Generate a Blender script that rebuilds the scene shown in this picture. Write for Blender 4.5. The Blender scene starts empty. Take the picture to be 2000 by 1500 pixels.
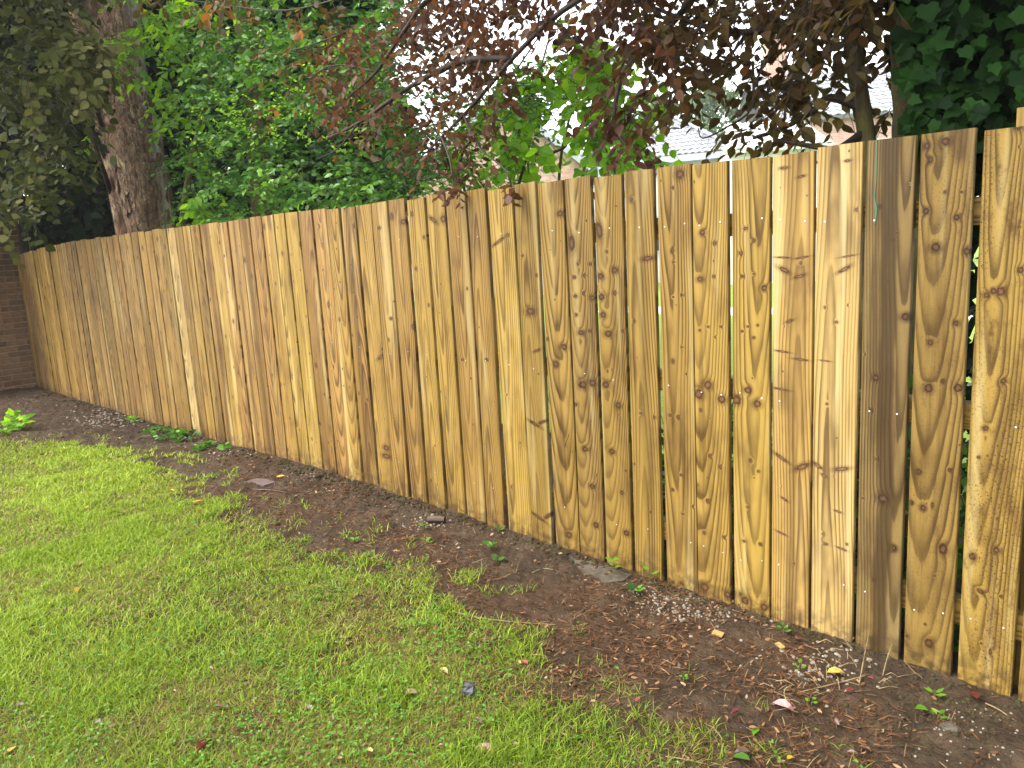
import bpy, math, random
import numpy as np
from mathutils import Matrix, Vector
from math import radians, sin, cos, pi

random.seed(7)
RS = np.random.RandomState(7)
SC = bpy.context.scene
COL = SC.collection

# ------------------------------------------------------------------ camera
F, YAW, PIT, ROL = 1491.5, radians(44.86), radians(10.02), radians(-3.244)
CP = np.array([0.0, -2.699, 1.531])
FW = np.array([-sin(YAW)*cos(PIT), cos(YAW)*cos(PIT), -sin(PIT)])
_r0 = np.array([cos(YAW), sin(YAW), 0.0]); _u0 = np.cross(_r0, FW)
RT = cos(ROL)*_r0 + sin(ROL)*_u0
UP = -sin(ROL)*_r0 + cos(ROL)*_u0
cd = bpy.data.cameras.new('camera'); cam = bpy.data.objects.new('camera', cd); COL.objects.link(cam)
cd.sensor_width = 36.0; cd.lens = F/2000*36; cd.clip_start = 0.02; cd.clip_end = 1000
cam.matrix_world = Matrix(((RT[0], UP[0], -FW[0], CP[0]), (RT[1], UP[1], -FW[1], CP[1]), (RT[2], UP[2], -FW[2], CP[2]), (0, 0, 0, 1)))
SC.camera = cam

# ------------------------------------------------------------------ light
SUN_EL, SUN_AZ = radians(52), radians(215)          # azimuth of the sun from +Y clockwise: behind the camera, to its left
w = bpy.data.worlds.new('World'); SC.world = w; w.use_nodes = True
nt = w.node_tree; nt.nodes.clear()
sky = nt.nodes.new('ShaderNodeTexSky'); sky.sky_type = 'NISHITA'; sky.sun_disc = False
sky.sun_elevation = SUN_EL; sky.sun_rotation = SUN_AZ; sky.air_density = 1.0; sky.dust_density = 1.0; sky.ozone_density = 1.0
hs = nt.nodes.new('ShaderNodeHueSaturation'); hs.inputs['Saturation'].default_value = 0.12
bg = nt.nodes.new('ShaderNodeBackground'); bg.inputs['Strength'].default_value = 0.15
wo = nt.nodes.new('ShaderNodeOutputWorld')
nt.links.new(sky.outputs[0], hs.inputs['Color']); nt.links.new(hs.outputs[0], bg.inputs['Color']); nt.links.new(bg.outputs[0], wo.inputs['Surface'])
sl = bpy.data.lights.new('sun', 'SUN'); sl.energy = 1.3; sl.angle = radians(35); sl.color = (1.0, 0.95, 0.86)
so = bpy.data.objects.new('sun', sl); COL.objects.link(so)
sd = Vector((sin(SUN_AZ)*cos(SUN_EL), cos(SUN_AZ)*cos(SUN_EL), sin(SUN_EL)))
so.rotation_euler = sd.to_track_quat('Z', 'Y').to_euler(); so.location = (0, -6, 12)
SC.view_settings.view_transform = 'Standard'; SC.view_settings.look = 'None'
SC.view_settings.exposure = 2.5; SC.view_settings.gamma = 1.0
SC.view_settings.use_curve_mapping = False
try:
    SC.cycles.use_denoising = True
    SC.cycles.max_bounces = 8; SC.cycles.transparent_max_bounces = 8; SC.cycles.diffuse_bounces = 4
    SC.cycles.sample_clamp_indirect = 6.0
except Exception: pass

# ------------------------------------------------------------------ geometry of the place
def ray(x, y): return FW + RT*((x-1000)/F) - UP*((y-750)/F)
def atY(x, y, Y): d = ray(x, y); return CP + d*((Y-CP[1])/d[1])
def atD(x, y, D): d = ray(x, y); return CP + d*(D/np.linalg.norm(d))
def proj(P):
    q = np.asarray(P, float)-CP; z = q@FW
    zz = np.where(np.abs(z) < 1e-6, 1e-6, z)
    return np.stack([1000+F*(q@RT)/zz, 750-F*(q@UP)/zz, z], -1)
GX = [-60, -20, -11.6, -8.5, -6.9, -5.6, -4.5, 0, 2, 8, 60]
GZ = [0.1, 0.085, 0.077, 0.06, 0.062, 0.082, 0.094, 0.0, -0.04, -0.12, -0.2]
def zprof(X): return np.interp(X, GX, GZ)
TX = [-14, -11.6, -10.4, -9.0, -7.0, 0, 3]
TZ = [1.80, 1.815, 1.850, 1.876, 1.868, 1.80, 1.77]
def ztop(X): return float(np.interp(X, TX, TZ))
_G = np.random.RandomState(3).rand(8, 64, 64)
def vnoise(x, y, s, k=0):
    """smooth value noise 0..1"""
    x = np.asarray(x, float)*s+31.7*k; y = np.asarray(y, float)*s+11.3*k
    xi = np.floor(x).astype(int); yi = np.floor(y).astype(int); fx = x-xi; fy = y-yi
    fx = fx*fx*(3-2*fx); fy = fy*fy*(3-2*fy); g = _G[k % 8]
    a = g[xi % 64, yi % 64]; b = g[(xi+1) % 64, yi % 64]; c = g[xi % 64, (yi+1) % 64]; d = g[(xi+1) % 64, (yi+1) % 64]
    return (a*(1-fx)+b*fx)*(1-fy)+(c*(1-fx)+d*fx)*fy
def lawn_amount(X, Y):
    """how much grass grows at a spot: 1 in the lawn, 0 on the bare strip along the fence"""
    X = np.asarray(X, float); Y = np.asarray(Y, float)
    edge = np.interp(X, [-14, -9, -8.2, -7.6, -6.5, -5.7, -4.4, -3.6, -3.0, -2.5, -2.1, -1.75, -1.4, -1.0, -0.5, 0.5],
                     [-1.3, -1.25, -1.2, -0.85, -0.64, -0.60, -0.78, -0.79, -0.75, -0.76, -0.80, -0.88, -0.95, -0.98, -1.05, -1.3])
    wob = (vnoise(X, Y, 2.2, 1)-.5)*0.22+(vnoise(X, Y, 7, 2)-.5)*0.24+(vnoise(X, Y, 19, 4)-.5)*0.16
    soft = np.interp(X, [-6, -3, -1.5], [0.2, 0.36, 0.55])
    a = np.clip((edge+wob-Y)/soft+0.25, 0, 1)
    bare = np.clip((vnoise(X, Y, 1.3, 3)*0.5+vnoise(X, Y, 4.5, 4)*0.35+vnoise(X, Y, 13, 1)*.15-0.47)*4.5, 0, 1)*np.interp(X, [-7, -2.5, -0.5], [0.5, 0.72, 0.95])
    tuft = np.clip((vnoise(X, Y, 10, 6)-.60)*6, 0, 1)*np.clip(1-(Y-edge-wob)/.42, 0, 1)*.6
    return np.maximum(a, tuft*(Y < -.12))*(1-bare*0.85)
def zg(X, Y):
    X = np.asarray(X, float); Y = np.asarray(Y, float)
    near = np.clip(1.3-np.abs(Y+0.55)/1.0, 0, 1)*(Y < 0.6)
    lump = (vnoise(X, Y, 5, 5)-.5)*0.024+(vnoise(X, Y, 16, 6)-.5)*0.014+(vnoise(X, Y, 41, 2)-.5)*0.010+(vnoise(X, Y, 90, 3)-.5)*0.006
    big = (vnoise(X, Y, 1.1, 7)-.5)*0.03*np.clip((-Y-0.4)/1.0, 0, 1)
    return zprof(X)+lump*near+big
def onG(x, y):
    d = ray(x, y); t = 1.0
    t = -(CP[2])/d[2]
    for _ in range(12):
        P = CP+d*t; t = -(CP[2]-float(zg(P[0], P[1])))/d[2]
    return CP+d*t

# ------------------------------------------------------------------ helpers
def mesh(name, V, Fc, tint=None, smooth=False):
    V = np.asarray(V, float); me = bpy.data.meshes.new(name)
    if isinstance(Fc, np.ndarray):
        n, k = Fc.shape
        me.vertices.add(len(V)); me.vertices.foreach_set('co', V.ravel())
        me.loops.add(n*k); me.loops.foreach_set('vertex_index', Fc.ravel().astype(np.int32))
        me.polygons.add(n); me.polygons.foreach_set('loop_start', np.arange(0, n*k, k, dtype=np.int32))
        try: me.polygons.foreach_set('loop_total', np.full(n, k, dtype=np.int32))
        except Exception: pass
        me.update(calc_edges=True)
    else:
        me.from_pydata([tuple(v) for v in V], [], [tuple(f) for f in Fc]); me.update()
    if tint is not None:
        a = me.attributes.new('tint', 'FLOAT', 'POINT'); a.data.foreach_set('value', np.asarray(tint, np.float32))
    if smooth: me.polygons.foreach_set('use_smooth', np.ones(len(me.polygons), bool))
    return me
def obj(name, me, mat=None, parent=None, loc=(0, 0, 0), **props):
    o = bpy.data.objects.new(name, me); COL.objects.link(o)
    if mat is not None and me is not None and len(me.materials) == 0: me.materials.append(mat)
    o.location = loc
    if parent is not None: o.parent = parent
    for k, v in props.items(): o[k] = v
    return o
def thing(name, label, cat, loc=(0, 0, 0), group=None):
    o = bpy.data.objects.new(name, None); COL.objects.link(o); o.location = loc; o.empty_display_size = 0.1
    o['label'] = label; o['category'] = cat
    if group: o['group'] = group
    return o
class MB:
    def __init__(s): s.V = []; s.F = []; s.T = []
    def add(s, V, Fc, t=0.0):
        b = len(s.V); s.V += [tuple(v) for v in V]; s.F += [tuple(i+b for i in f) for f in Fc]; s.T += [t]*len(V)
    def box(s, a, b, t=0.0, R=None, o=(0, 0, 0)):
        x0, y0, z0 = a; x1, y1, z1 = b
        V = np.array([(x0, y0, z0), (x1, y0, z0), (x1, y1, z0), (x0, y1, z0), (x0, y0, z1), (x1, y0, z1), (x1, y1, z1), (x0, y1, z1)], float)
        if R is not None: V = V@np.asarray(R).T+np.asarray(o)
        s.add(V, [(0, 3, 2, 1), (4, 5, 6, 7), (0, 1, 5, 4), (1, 2, 6, 5), (2, 3, 7, 6), (3, 0, 4, 7)], t)
    def tube(s, pts, rad, n=7, t=0.0, jit=0.0):
        pts = np.asarray(pts, float); m = len(pts)
        rad = np.broadcast_to(np.asarray(rad, float), (m,)); rings = []
        for i in range(m):
            d = pts[min(i+1, m-1)]-pts[max(i-1, 0)]; d = d/(np.linalg.norm(d)+1e-9)
            a = np.cross(d, (0.31, 0.93, 0.2)); a /= np.linalg.norm(a)+1e-9; b = np.cross(d, a)
            for k in range(n):
                th = 2*pi*k/n; rr = rad[i]*(1+jit*(random.random()-.5))
                rings.append(pts[i]+(a*cos(th)+b*sin(th))*rr)
        Fc = [(i*n+k, i*n+(k+1) % n, (i+1)*n+(k+1) % n, (i+1)*n+k) for i in range(m-1) for k in range(n)]
        Fc += [tuple(range(n))[::-1], tuple((m-1)*n+k for k in range(n))]
        s.add(rings, Fc, t)
    def mesh(s, name, smooth=False): return mesh(name, s.V, s.F, s.T, smooth)

# ---- node helpers
class NT:
    def __init__(s, name):
        s.m = bpy.data.materials.new(name); s.m.use_nodes = True; s.t = s.m.node_tree; s.t.nodes.clear()
    def n(s, typ, ins=None, **kw):
        nd = s.t.nodes.new('ShaderNode'+typ)
        for k, v in kw.items(): setattr(nd, k, v)
        for k, v in (ins or {}).items(): s.set(nd.inputs[k], v)
        return nd
    def set(s, sock, v):
        if hasattr(v, 'is_output'): s.t.links.new(v, sock)
        else:
            if isinstance(v, (tuple, list)) and len(v) == 3 and sock.type == 'RGBA': v = (*v, 1.0)
            sock.default_value = v
    def math(s, op, a, b=0.0, c=None, clamp=False):
        nd = s.n('Math', operation=op, use_clamp=clamp); s.set(nd.inputs[0], a); s.set(nd.inputs[1], b)
        if c is not None: s.set(nd.inputs[2], c)
        return nd.outputs[0]
    def vec(s, op, a, b=None, out=0):
        nd = s.n('VectorMath', operation=op); s.set(nd.inputs[0], a)
        if b is not None: s.set(nd.inputs[1], b)
        return nd.outputs['Value'] if op in ('LENGTH', 'DOT_PRODUCT', 'DISTANCE') else nd.outputs[0]
    def mix(s, f, a, b, typ='MIX'):
        nd = s.n('Mix', data_type='RGBA', blend_type=typ); s.set(nd.inputs[0], f); s.set(nd.inputs[6], a); s.set(nd.inputs[7], b)
        return nd.outputs[2]
    def rng(s, v, a, b, c, d, smooth=True):
        nd = s.n('MapRange', interpolation_type='SMOOTHSTEP' if smooth else 'LINEAR', clamp=True)
        for i, q in enumerate((v, a, b, c, d)): s.set(nd.inputs[i], q)
        return nd.outputs[0]
    def noise(s, vec, scale=5.0, detail=3.0, rough=0.55, out=0):
        nd = s.n('TexNoise', {'Vector': vec, 'Scale': scale, 'Detail': detail, 'Roughness': rough}); return nd.outputs[out]
    def ramp(s, f, stops, mode='LINEAR'):
        nd = s.n('ValToRGB'); s.set(nd.inputs[0], f); cr = nd.color_ramp; cr.interpolation = mode
        while len(cr.elements) < len(stops): cr.elements.new(0.5)
        for e, (p, c) in zip(cr.elements, stops): e.position = p; e.color = (*c, 1.0)
        return nd.outputs[0]
    def attr(s, name, typ='GEOMETRY'):
        return s.n('Attribute', attribute_type=typ, attribute_name=name).outputs['Fac']
    def obj_co(s): return s.n('TexCoord').outputs['Object']
    def pos(s): return s.n('NewGeometry').outputs['Position']
    def finish(s, color, rough=0.6, spec=0.4, bump=None, bstr=0.3, bdist=0.01, transl=None, tcol=None, **kw):
        p = s.n('BsdfPrincipled', {'Base Color': color, 'Roughness': rough, 'Specular IOR Level': spec, **kw})
        if bump is not None:
            b = s.n('Bump', {'Height': bump, 'Strength': bstr, 'Distance': bdist}); s.t.links.new(b.outputs[0], p.inputs['Normal'])
        out = s.n('OutputMaterial'); sh = p.outputs[0]
        if transl is not None:
            tr = s.n('BsdfTranslucent', {'Color': tcol if tcol is not None else color})
            mx = s.n('MixShader'); s.set(mx.inputs[0], transl); s.t.links.new(sh, mx.inputs[1]); s.t.links.new(tr.outputs[0], mx.inputs[2]); sh = mx.outputs[0]
        s.t.links.new(sh, out.inputs['Surface']); return s.m

def wood_material(name, knots=()):
    """wet pressure-treated softwood: growth rings cut through a wandering pith, bending round knots"""
    g = NT(name); P = g.obj_co(); seed = g.attr('seed', 'OBJECT'); tone = g.attr('tone', 'OBJECT'); warm = g.attr('warm', 'OBJECT')
    speck = g.attr('speck', 'OBJECT'); heart = g.attr('heart', 'OBJECT'); cath = g.attr('cath', 'OBJECT')
    sx = g.n('SeparateXYZ', {0: P}); x, z = sx.outputs[0], sx.outputs[2]
    off = g.n('CombineXYZ', {0: g.math('MULTIPLY', seed, 13.7), 1: 0.0, 2: g.math('MULTIPLY', seed, 37.3)}).outputs[0]
    # random knots: feature points of a Voronoi in board space, measured in metres
    sc3 = (11.0, 0.0, 4.3)
    q = g.vec('ADD', g.vec('MULTIPLY', P, sc3), off)
    sq = g.n('SeparateXYZ', {0: q}); q2 = g.n('CombineXYZ', {0: sq.outputs[0], 1: sq.outputs[2], 2: 0.0}).outputs[0]
    vo = g.n('TexVoronoi', {'Vector': q2, 'Scale': 1.0, 'Randomness': 1.0}, voronoi_dimensions='2D', feature='F1')
    dv = g.vec('SUBTRACT', q2, vo.outputs['Position'])
    dm = g.vec('MULTIPLY', dv, (1/11.0, 1/4.3*0.8, 0.0))
    rc = g.n('SeparateColor', {0: vo.outputs['Color']})
    rk = g.math('MULTIPLY_ADD', g.math('POWER', rc.outputs[0], 3.0), 0.010, 0.0028)
    if knots: rk = g.math('MULTIPLY', rk, 0.55)
    D = g.math('DIVIDE', g.vec('LENGTH', dm), rk)
    D = g.math('ADD', D, g.math('MULTIPLY', g.math('GREATER_THAN', rc.outputs[1], 0.8 if not knots else 0.45), 50.0))
    redness = rc.outputs[2]
    Dr = D                                       # round knots turn the grain; thin spike knots only lie across it
    for (kx, kz, rx, rz, rot) in sorted(knots, key=lambda k: k[2] > 2.1*k[3]):
        dd = g.vec('SUBTRACT', P, (kx, 0.0, kz)); c, s_ = cos(rot), sin(rot)
        a = g.vec('DOT_PRODUCT', dd, (c/rx, 0, s_/rx)); b = g.vec('DOT_PRODUCT', dd, (-s_/rz, 0, c/rz))
        L = g.math('SQRT', g.math('ADD', g.math('MULTIPLY', a, a), g.math('MULTIPLY', b, b)))
        D = g.math('MINIMUM', D, L)
        if rx <= 2.1*rz: Dr = D
    # ragged knot outlines
    D = g.math('ADD', D, g.math('MULTIPLY_ADD', g.noise(g.vec('ADD', P, off), 130.0, 3.0), 1.1, -0.55))
    # wandering pith
    zz = g.n('CombineXYZ', {0: g.math('MULTIPLY', seed, 91.0), 1: 0.0, 2: z}).outputs[0]
    n1 = g.n('TexNoise', {'Vector': zz, 'Scale': 0.75, 'Detail': 1.0}); nsep = g.n('SeparateColor', {0: n1.outputs['Color']})
    px = g.math('ADD', g.math('MULTIPLY_ADD', nsep.outputs[0], 0.10, -0.05), g.math('MULTIPLY_ADD', g.math('FRACT', g.math('MULTIPLY', seed, 7.31)), 0.10, -0.05))
    flip = g.math('GREATER_THAN', g.math('FRACT', g.math('MULTIPLY', seed, 5.77)), 0.5)
    zf = g.math('ABSOLUTE', g.math('SUBTRACT', z, g.math('MULTIPLY', flip, 2.2)))          # cathedrals point up on some boards, down on others
    py = g.math('ADD', g.math('MULTIPLY_ADD', nsep.outputs[1], 0.02, 0.006), g.math('MULTIPLY', g.math('ADD', zf, g.math('MULTIPLY', nsep.outputs[2], 0.5)), g.math('MULTIPLY_ADD', cath, 0.055, 0.008)))
    dx = g.math('SUBTRACT', x, px)
    r = g.math('SQRT', g.math('ADD', g.math('MULTIPLY', dx, dx), g.math('MULTIPLY', py, py)))
    st = g.vec('ADD', g.vec('MULTIPLY', P, (18.0, 0.0, 1.5)), off)
    r = g.math('ADD', r, g.math('MULTIPLY_ADD', g.noise(st, 1.0, 3.0), 0.010, -0.005))
    bend = g.math('EXPONENT', g.math('MULTIPLY', g.math('MULTIPLY', Dr, Dr), -0.26))
    r = g.math('ADD', r, g.math('MULTIPLY', bend, 0.007))
    ph = g.math('FRACT', g.math('MULTIPLY', r, g.math('MULTIPLY_ADD', g.math('FRACT', g.math('MULTIPLY', seed, 3.17)), 45.0, 85.0)))
    ring = g.ramp(ph, [(0.0, (0.15,)*3), (0.10, (0.0,)*3), (0.35, (0.05,)*3), (0.62, (0.5,)*3), (0.80, (1.0,)*3), (0.95, (0.95,)*3), (1.0, (0.15,)*3)])
    rstr = g.math('MULTIPLY', ring, g.rng(g.noise(g.vec('ADD', g.vec('MULTIPLY', P, (6.0, 0, 1.2)), off), 1.0, 2.0), 0.25, 0.75, 0.35, 1.0))
    light = g.mix(warm, (0.282, 0.182, 0.041), (0.256, 0.143, 0.043))
    dark = g.mix(warm, (0.042, 0.019, 0.0038), (0.044, 0.0165, 0.0048))
    col = g.mix(g.math('MULTIPLY', rstr, 0.92), light, dark)
    # broad streaks of sap and damp along the grain
    stk = g.noise(g.vec('ADD', g.vec('MULTIPLY', P, (26.0, 0, 0.9)), off), 1.0, 4.0, 0.6)
    col = g.mix(g.rng(stk, 0.47, 0.70, 0.0, 0.62), col, (0.058, 0.028, 0.0065))
    blot = g.noise(g.vec('ADD', g.vec('MULTIPLY', P, (9.0, 0, 2.6)), off), 1.0, 3.0)
    col = g.mix(g.rng(blot, 0.48, 0.72, 0.0, 0.6), col, (0.042, 0.0175, 0.0048))
    pale = g.noise(g.vec('ADD', g.vec('MULTIPLY', P, (14.0, 0, 0.7)), g.vec('MULTIPLY', off, (2.1, 0, 1.3))), 1.0, 2.0)
    col = g.mix(g.rng(pale, 0.53, 0.70, 0.0, 0.7), col, (0.39, 0.295, 0.12))
    # heartwood band
    hx = g.math('ABSOLUTE', g.math('ADD', g.math('SUBTRACT', x, 0.004), g.math('MULTIPLY_ADD', g.noise(zz, 2.3, 2.0), 0.07, -0.035)))
    hb = g.math('MULTIPLY', g.rng(hx, 0.018, 0.034, 1.0, 0.0), heart)
    col = g.mix(g.math('MULTIPLY', hb, 0.75), col, (0.055, 0.029, 0.0075))
    # knots: darker halo, dark rim, reddish heart with rings of its own
    halo = g.rng(D, 0.9, 2.6, 0.65, 0.0); col = g.mix(g.math('MULTIPLY', halo, g.rng(stk, 0.3, 0.6, 0.45, 1.0)), col, (0.055, 0.024, 0.006))
    kr = g.math('FRACT', g.math('MULTIPLY', D, 2.6))
    kcol = g.mix(g.rng(kr, 0.2, 0.9, 0.0, 0.75), g.mix(redness, (0.080, 0.036, 0.012), (0.115, 0.050, 0.021)), (0.036, 0.015, 0.006))
    kcol = g.mix(g.rng(D, 0.45, 0.95, 0.0, 0.8), kcol, (0.026, 0.010, 0.004))
    kcol = g.mix(g.rng(D, 0.25, 0.6, 0.6, 0.0), kcol, (0.155, 0.080, 0.042))
    col = g.mix(g.rng(D, 0.8, 1.25, 1.0, 0.0), col, kcol)
    # rough-sawn fibres and grime
    saw = g.noise(g.vec('ADD', g.vec('MULTIPLY', P, (18.0, 0, 330.0)), off), 1.0, 2.0)
    fib = g.noise(g.vec('ADD', g.vec('MULTIPLY', P, (900.0, 0, 22.0)), off), 1.0, 2.0)
    col = g.mix(g.rng(fib, 0.3, 0.75, 0.0, 0.28), col, g.mix(0.6, col, (0.04, 0.02, 0.006)))
    # mildew and saw-burn specks on some boards
    sp1 = g.noise(g.vec('ADD', g.vec('MULTIPLY', P, (150.0, 0, 120.0)), off), 1.0, 4.0, 0.75)
    sp2 = g.noise(g.vec('ADD', g.vec('MULTIPLY', P, (30.0, 0, 420.0)), off), 1.0, 2.0)
    spm = g.noise(g.vec('ADD', g.vec('MULTIPLY', P, (7.0, 0, 3.0)), off), 1.0, 2.0)
    s1 = g.math('MULTIPLY', g.math('MAXIMUM', g.rng(sp1, 0.54, 0.62, 0, 0.95), g.rng(sp2, 0.62, 0.7, 0, 0.5)), g.rng(spm, 0.36, 0.62, 0.1, 1.0))
    col = g.mix(g.math('MULTIPLY', s1, speck), col, (0.028, 0.012, 0.005))
    smear = g.math('MULTIPLY', g.rng(g.noise(g.vec('ADD', g.vec('MULTIPLY', P, (20.0, 0, 9.0)), off), 1.0, 6.0, 0.7), 0.52, 0.68, 0.0, 0.75), speck)
    col = g.mix(smear, col, (0.060, 0.026, 0.008))
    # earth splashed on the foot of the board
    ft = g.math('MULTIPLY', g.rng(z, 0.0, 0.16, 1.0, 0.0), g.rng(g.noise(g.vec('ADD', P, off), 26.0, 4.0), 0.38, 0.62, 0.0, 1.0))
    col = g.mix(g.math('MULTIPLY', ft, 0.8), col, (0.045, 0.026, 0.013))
    hv = g.n('HueSaturation', {'Value': g.math('MULTIPLY', tone, 0.92), 'Saturation': g.math('SUBTRACT', 1.01, g.math('ADD', g.math('MULTIPLY', g.math('MAXIMUM', g.math('SUBTRACT', tone, 1.1), 0.0), 0.5), g.math('MULTIPLY', g.math('MAXIMUM', g.math('SUBTRACT', 0.75, tone), 0.0), 0.6))), 'Color': col}).outputs[0]
    wet = g.noise(g.vec('ADD', g.vec('MULTIPLY', P, (12.0, 0, 2.0)), off), 1.0, 3.0)
    h = g.math('ADD', g.math('MULTIPLY', ring, -0.35), g.math('ADD', g.math('MULTIPLY', saw, 0.35), g.math('MULTIPLY', fib, 0.5)))
    return g.finish(hv, g.rng(wet, 0.35, 0.7, 0.40, 0.65), 0.12, bump=h, bstr=0.35, bdist=0.0022)

def soil_material():
    g = NT('soil'); P = g.pos(); lawn = g.attr('tint')
    n = g.noise(P, 7.0, 6.0, 0.65); n2 = g.noise(P, 60.0, 5.0, 0.7); n3 = g.noise(P, 2.2, 3.0)
    c = g.ramp(n, [(0.3, (0.016, 0.0115, 0.007)), (0.5, (0.039, 0.0275, 0.0165)), (0.7, (0.076, 0.054, 0.033))])
    c = g.mix(g.rng(n2, 0.35, 0.7, 0, 0.7), c, (0.044, 0.025, 0.0145))
    c = g.mix(g.rng(n3, 0.45, 0.65, 0, 0.5), c, (0.050, 0.026, 0.014))
    vo = g.n('TexVoronoi', {'Vector': P, 'Scale': 85.0}); chip = g.rng(vo.outputs['Distance'], 0.1, 0.25, 1.0, 0.0)
    rc = g.n('SeparateColor', {0: vo.outputs['Color']}); chip = g.math('MULTIPLY', chip, g.math('GREATER_THAN', rc.outputs[0], 0.86))
    c = g.mix(g.math('MULTIPLY', chip, 0.8), c, g.mix(rc.outputs[1], (0.20, 0.14, 0.085), (0.12, 0.055, 0.03)))
    th = g.ramp(g.noise(P, 30.0, 5.0, 0.7), [(0.3, (0.022, 0.026, 0.008)), (0.55, (0.05, 0.056, 0.014)), (0.75, (0.09, 0.072, 0.03))])
    c = g.mix(lawn, c, th)
    hh = g.math('ADD', n2, g.math('MULTIPLY', g.noise(P, 22.0, 5.0, 0.6), 2.0))
    return g.finish(c, g.rng(n, 0.3, 0.7, 0.5, 0.9), 0.12, bump=hh, bstr=0.9, bdist=0.012)

def leaf_material(name, stops, transl=0.35, rough=0.35, spec=0.5, tboost=(1.6, 1.5, 0.8)):
    g = NT(name); t = g.math('ADD', g.attr('tint'), g.attr('otint', 'OBJECT'))
    c = g.ramp(t, stops); P = g.pos()
    c = g.mix(g.rng(g.noise(P, 90.0, 2.0), 0.3, 0.7, 0.0, 0.25), c, g.vec('MULTIPLY', c, (0.6, 0.6, 0.6)))
    return g.finish(c, rough, spec, transl=transl, tcol=g.vec('MULTIPLY', c, tboost))
def plain(name, c0, c1, scale=20.0, rough=0.7, spec=0.15, bstr=0.3, bdist=0.01, stretch=(1, 1, 1), tint=0.0, **kw):
    g = NT(name); P = g.vec('MULTIPLY', g.obj_co(), stretch); n = g.noise(P, scale, 5.0, 0.65)
    c = g.mix(g.rng(n, 0.3, 0.7, 0, 1), c0, c1)
    if tint:
        k = g.math('ADD', g.attr('tint'), g.attr('otint', 'OBJECT'))
        k = g.math('MULTIPLY_ADD', k, tint, 1.0-tint*0.5); c = g.vec('MULTIPLY', c, g.n('CombineXYZ', {0: k, 1: k, 2: k}).outputs[0])
    return g.finish(c, rough, spec, bump=n, bstr=bstr, bdist=bdist, **kw)
def bark_material(name, stops, patch=None, moss=0.0, bd=0.02):
    g = NT(name); P = g.obj_co()
    n = g.noise(g.vec('MULTIPLY', P, (6, 6, 2.2)), 1.6, 6.0, 0.7); n2 = g.noise(g.vec('MULTIPLY', P, (26, 26, 7)), 1.0, 5.0, 0.7)
    c = g.ramp(n, stops)
    c = g.mix(g.rng(n2, 0.35, 0.65, 0.6, 0.0), c, (0.02, 0.014, 0.01))
    if patch: c = g.mix(g.math('MULTIPLY', g.attr('tint'), g.rng(n2, 0.3, 0.6, 0.35, 1.0)), c, patch)
    if moss: c = g.mix(g.math('MULTIPLY', g.rng(g.noise(P, 6.0, 4.0), 0.4, 0.65, 0, 1), moss), c, (0.075, 0.085, 0.02))
    return g.finish(c, 0.75, 0.12, bump=g.math('ADD', n, n2), bstr=0.9, bdist=bd)

M = {}
M['soil'] = soil_material()
M['grass'] = leaf_material('grass_blades', [(0.0, (0.22, 0.145, 0.06)), (0.10, (0.22, 0.18, 0.06)), (0.18, (0.060, 0.115, 0.010)), (0.45, (0.165, 0.240, 0.016)), (0.75, (0.265, 0.350, 0.030)), (1.0, (0.42, 0.46, 0.085))], 0.35, 0.5, 0.15, (1.3, 1.4, 0.7))
M['clover'] = leaf_material('clover_leaf', [(0.0, (0.045, 0.12, 0.014)), (0.5, (0.08, 0.19, 0.022)), (1.0, (0.13, 0.25, 0.04))], 0.3, 0.45, 0.15, (1.2, 1.3, 0.7))
M['litter'] = leaf_material('needle_litter', [(0.0, (0.032, 0.016, 0.009)), (0.4, (0.080, 0.036, 0.016)), (0.75, (0.16, 0.080, 0.036)), (1.0, (0.30, 0.21, 0.115))], 0.0, 0.6, 0.12)
M['shell'] = plain('pale_stone', (0.10, 0.085, 0.062), (0.27, 0.235, 0.185), 60, 0.6, 0.4, 0.4, 0.004, tint=0.5)
M['darkstone'] = plain('dark_wet_stone', (0.018, 0.02, 0.025), (0.06, 0.065, 0.075), 40, 0.3, 0.5, 0.5, 0.004)
M['slate'] = plain('wet_slate', (0.06, 0.045, 0.045), (0.10, 0.075, 0.075), 16, 0.4, 0.5, 0.3, 0.003)
M['concrete'] = plain('concrete', (0.035, 0.029, 0.021), (0.085, 0.07, 0.05), 30, 0.8, 0.3, 0.6, 0.006)
M['nail'] = NT('galvanised_nail').finish((0.6, 0.6, 0.58), 0.25, 0.6, Metallic=0.5)
M['twine'] = NT('teal_twine').finish((0.045, 0.14, 0.105), 0.6, 0.15)
M['dryred'] = leaf_material('red_dead_leaf', [(0, (0.055, 0.012, 0.009)), (0.5, (0.12, 0.018, 0.016)), (1, (0.28, 0.07, 0.06))], 0.12, 0.3, 0.5, (1.2, 1, 1))
M['dryyel'] = leaf_material('yellow_dead_leaf', [(0, (0.28, 0.16, 0.03)), (0.5, (0.42, 0.29, 0.02)), (1, (0.38, 0.31, 0.11))], 0.15, 0.4, 0.4, (1.2, 1, 1))
M['drybrn'] = leaf_material('brown_dead_leaf', [(0, (0.05, 0.024, 0.012)), (0.5, (0.12, 0.06, 0.026)), (1, (0.22, 0.13, 0.065))], 0.1, 0.4, 0.4, (1.2, 1, 1))
M['straw'] = plain('dry_stalk', (0.13, 0.095, 0.045), (0.26, 0.20, 0.105), 30, 0.7)
M['chip'] = plain('wood_offcut', (0.26, 0.16, 0.05), (0.36, 0.24, 0.085), 25, 0.6, stretch=(1, 8, 1))
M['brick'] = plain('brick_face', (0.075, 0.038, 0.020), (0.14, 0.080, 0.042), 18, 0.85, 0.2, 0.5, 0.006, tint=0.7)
M['mortar'] = plain('mortar', (0.20, 0.16, 0.09), (0.30, 0.24, 0.15), 40, 0.9, 0.2, 0.4, 0.004)
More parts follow.
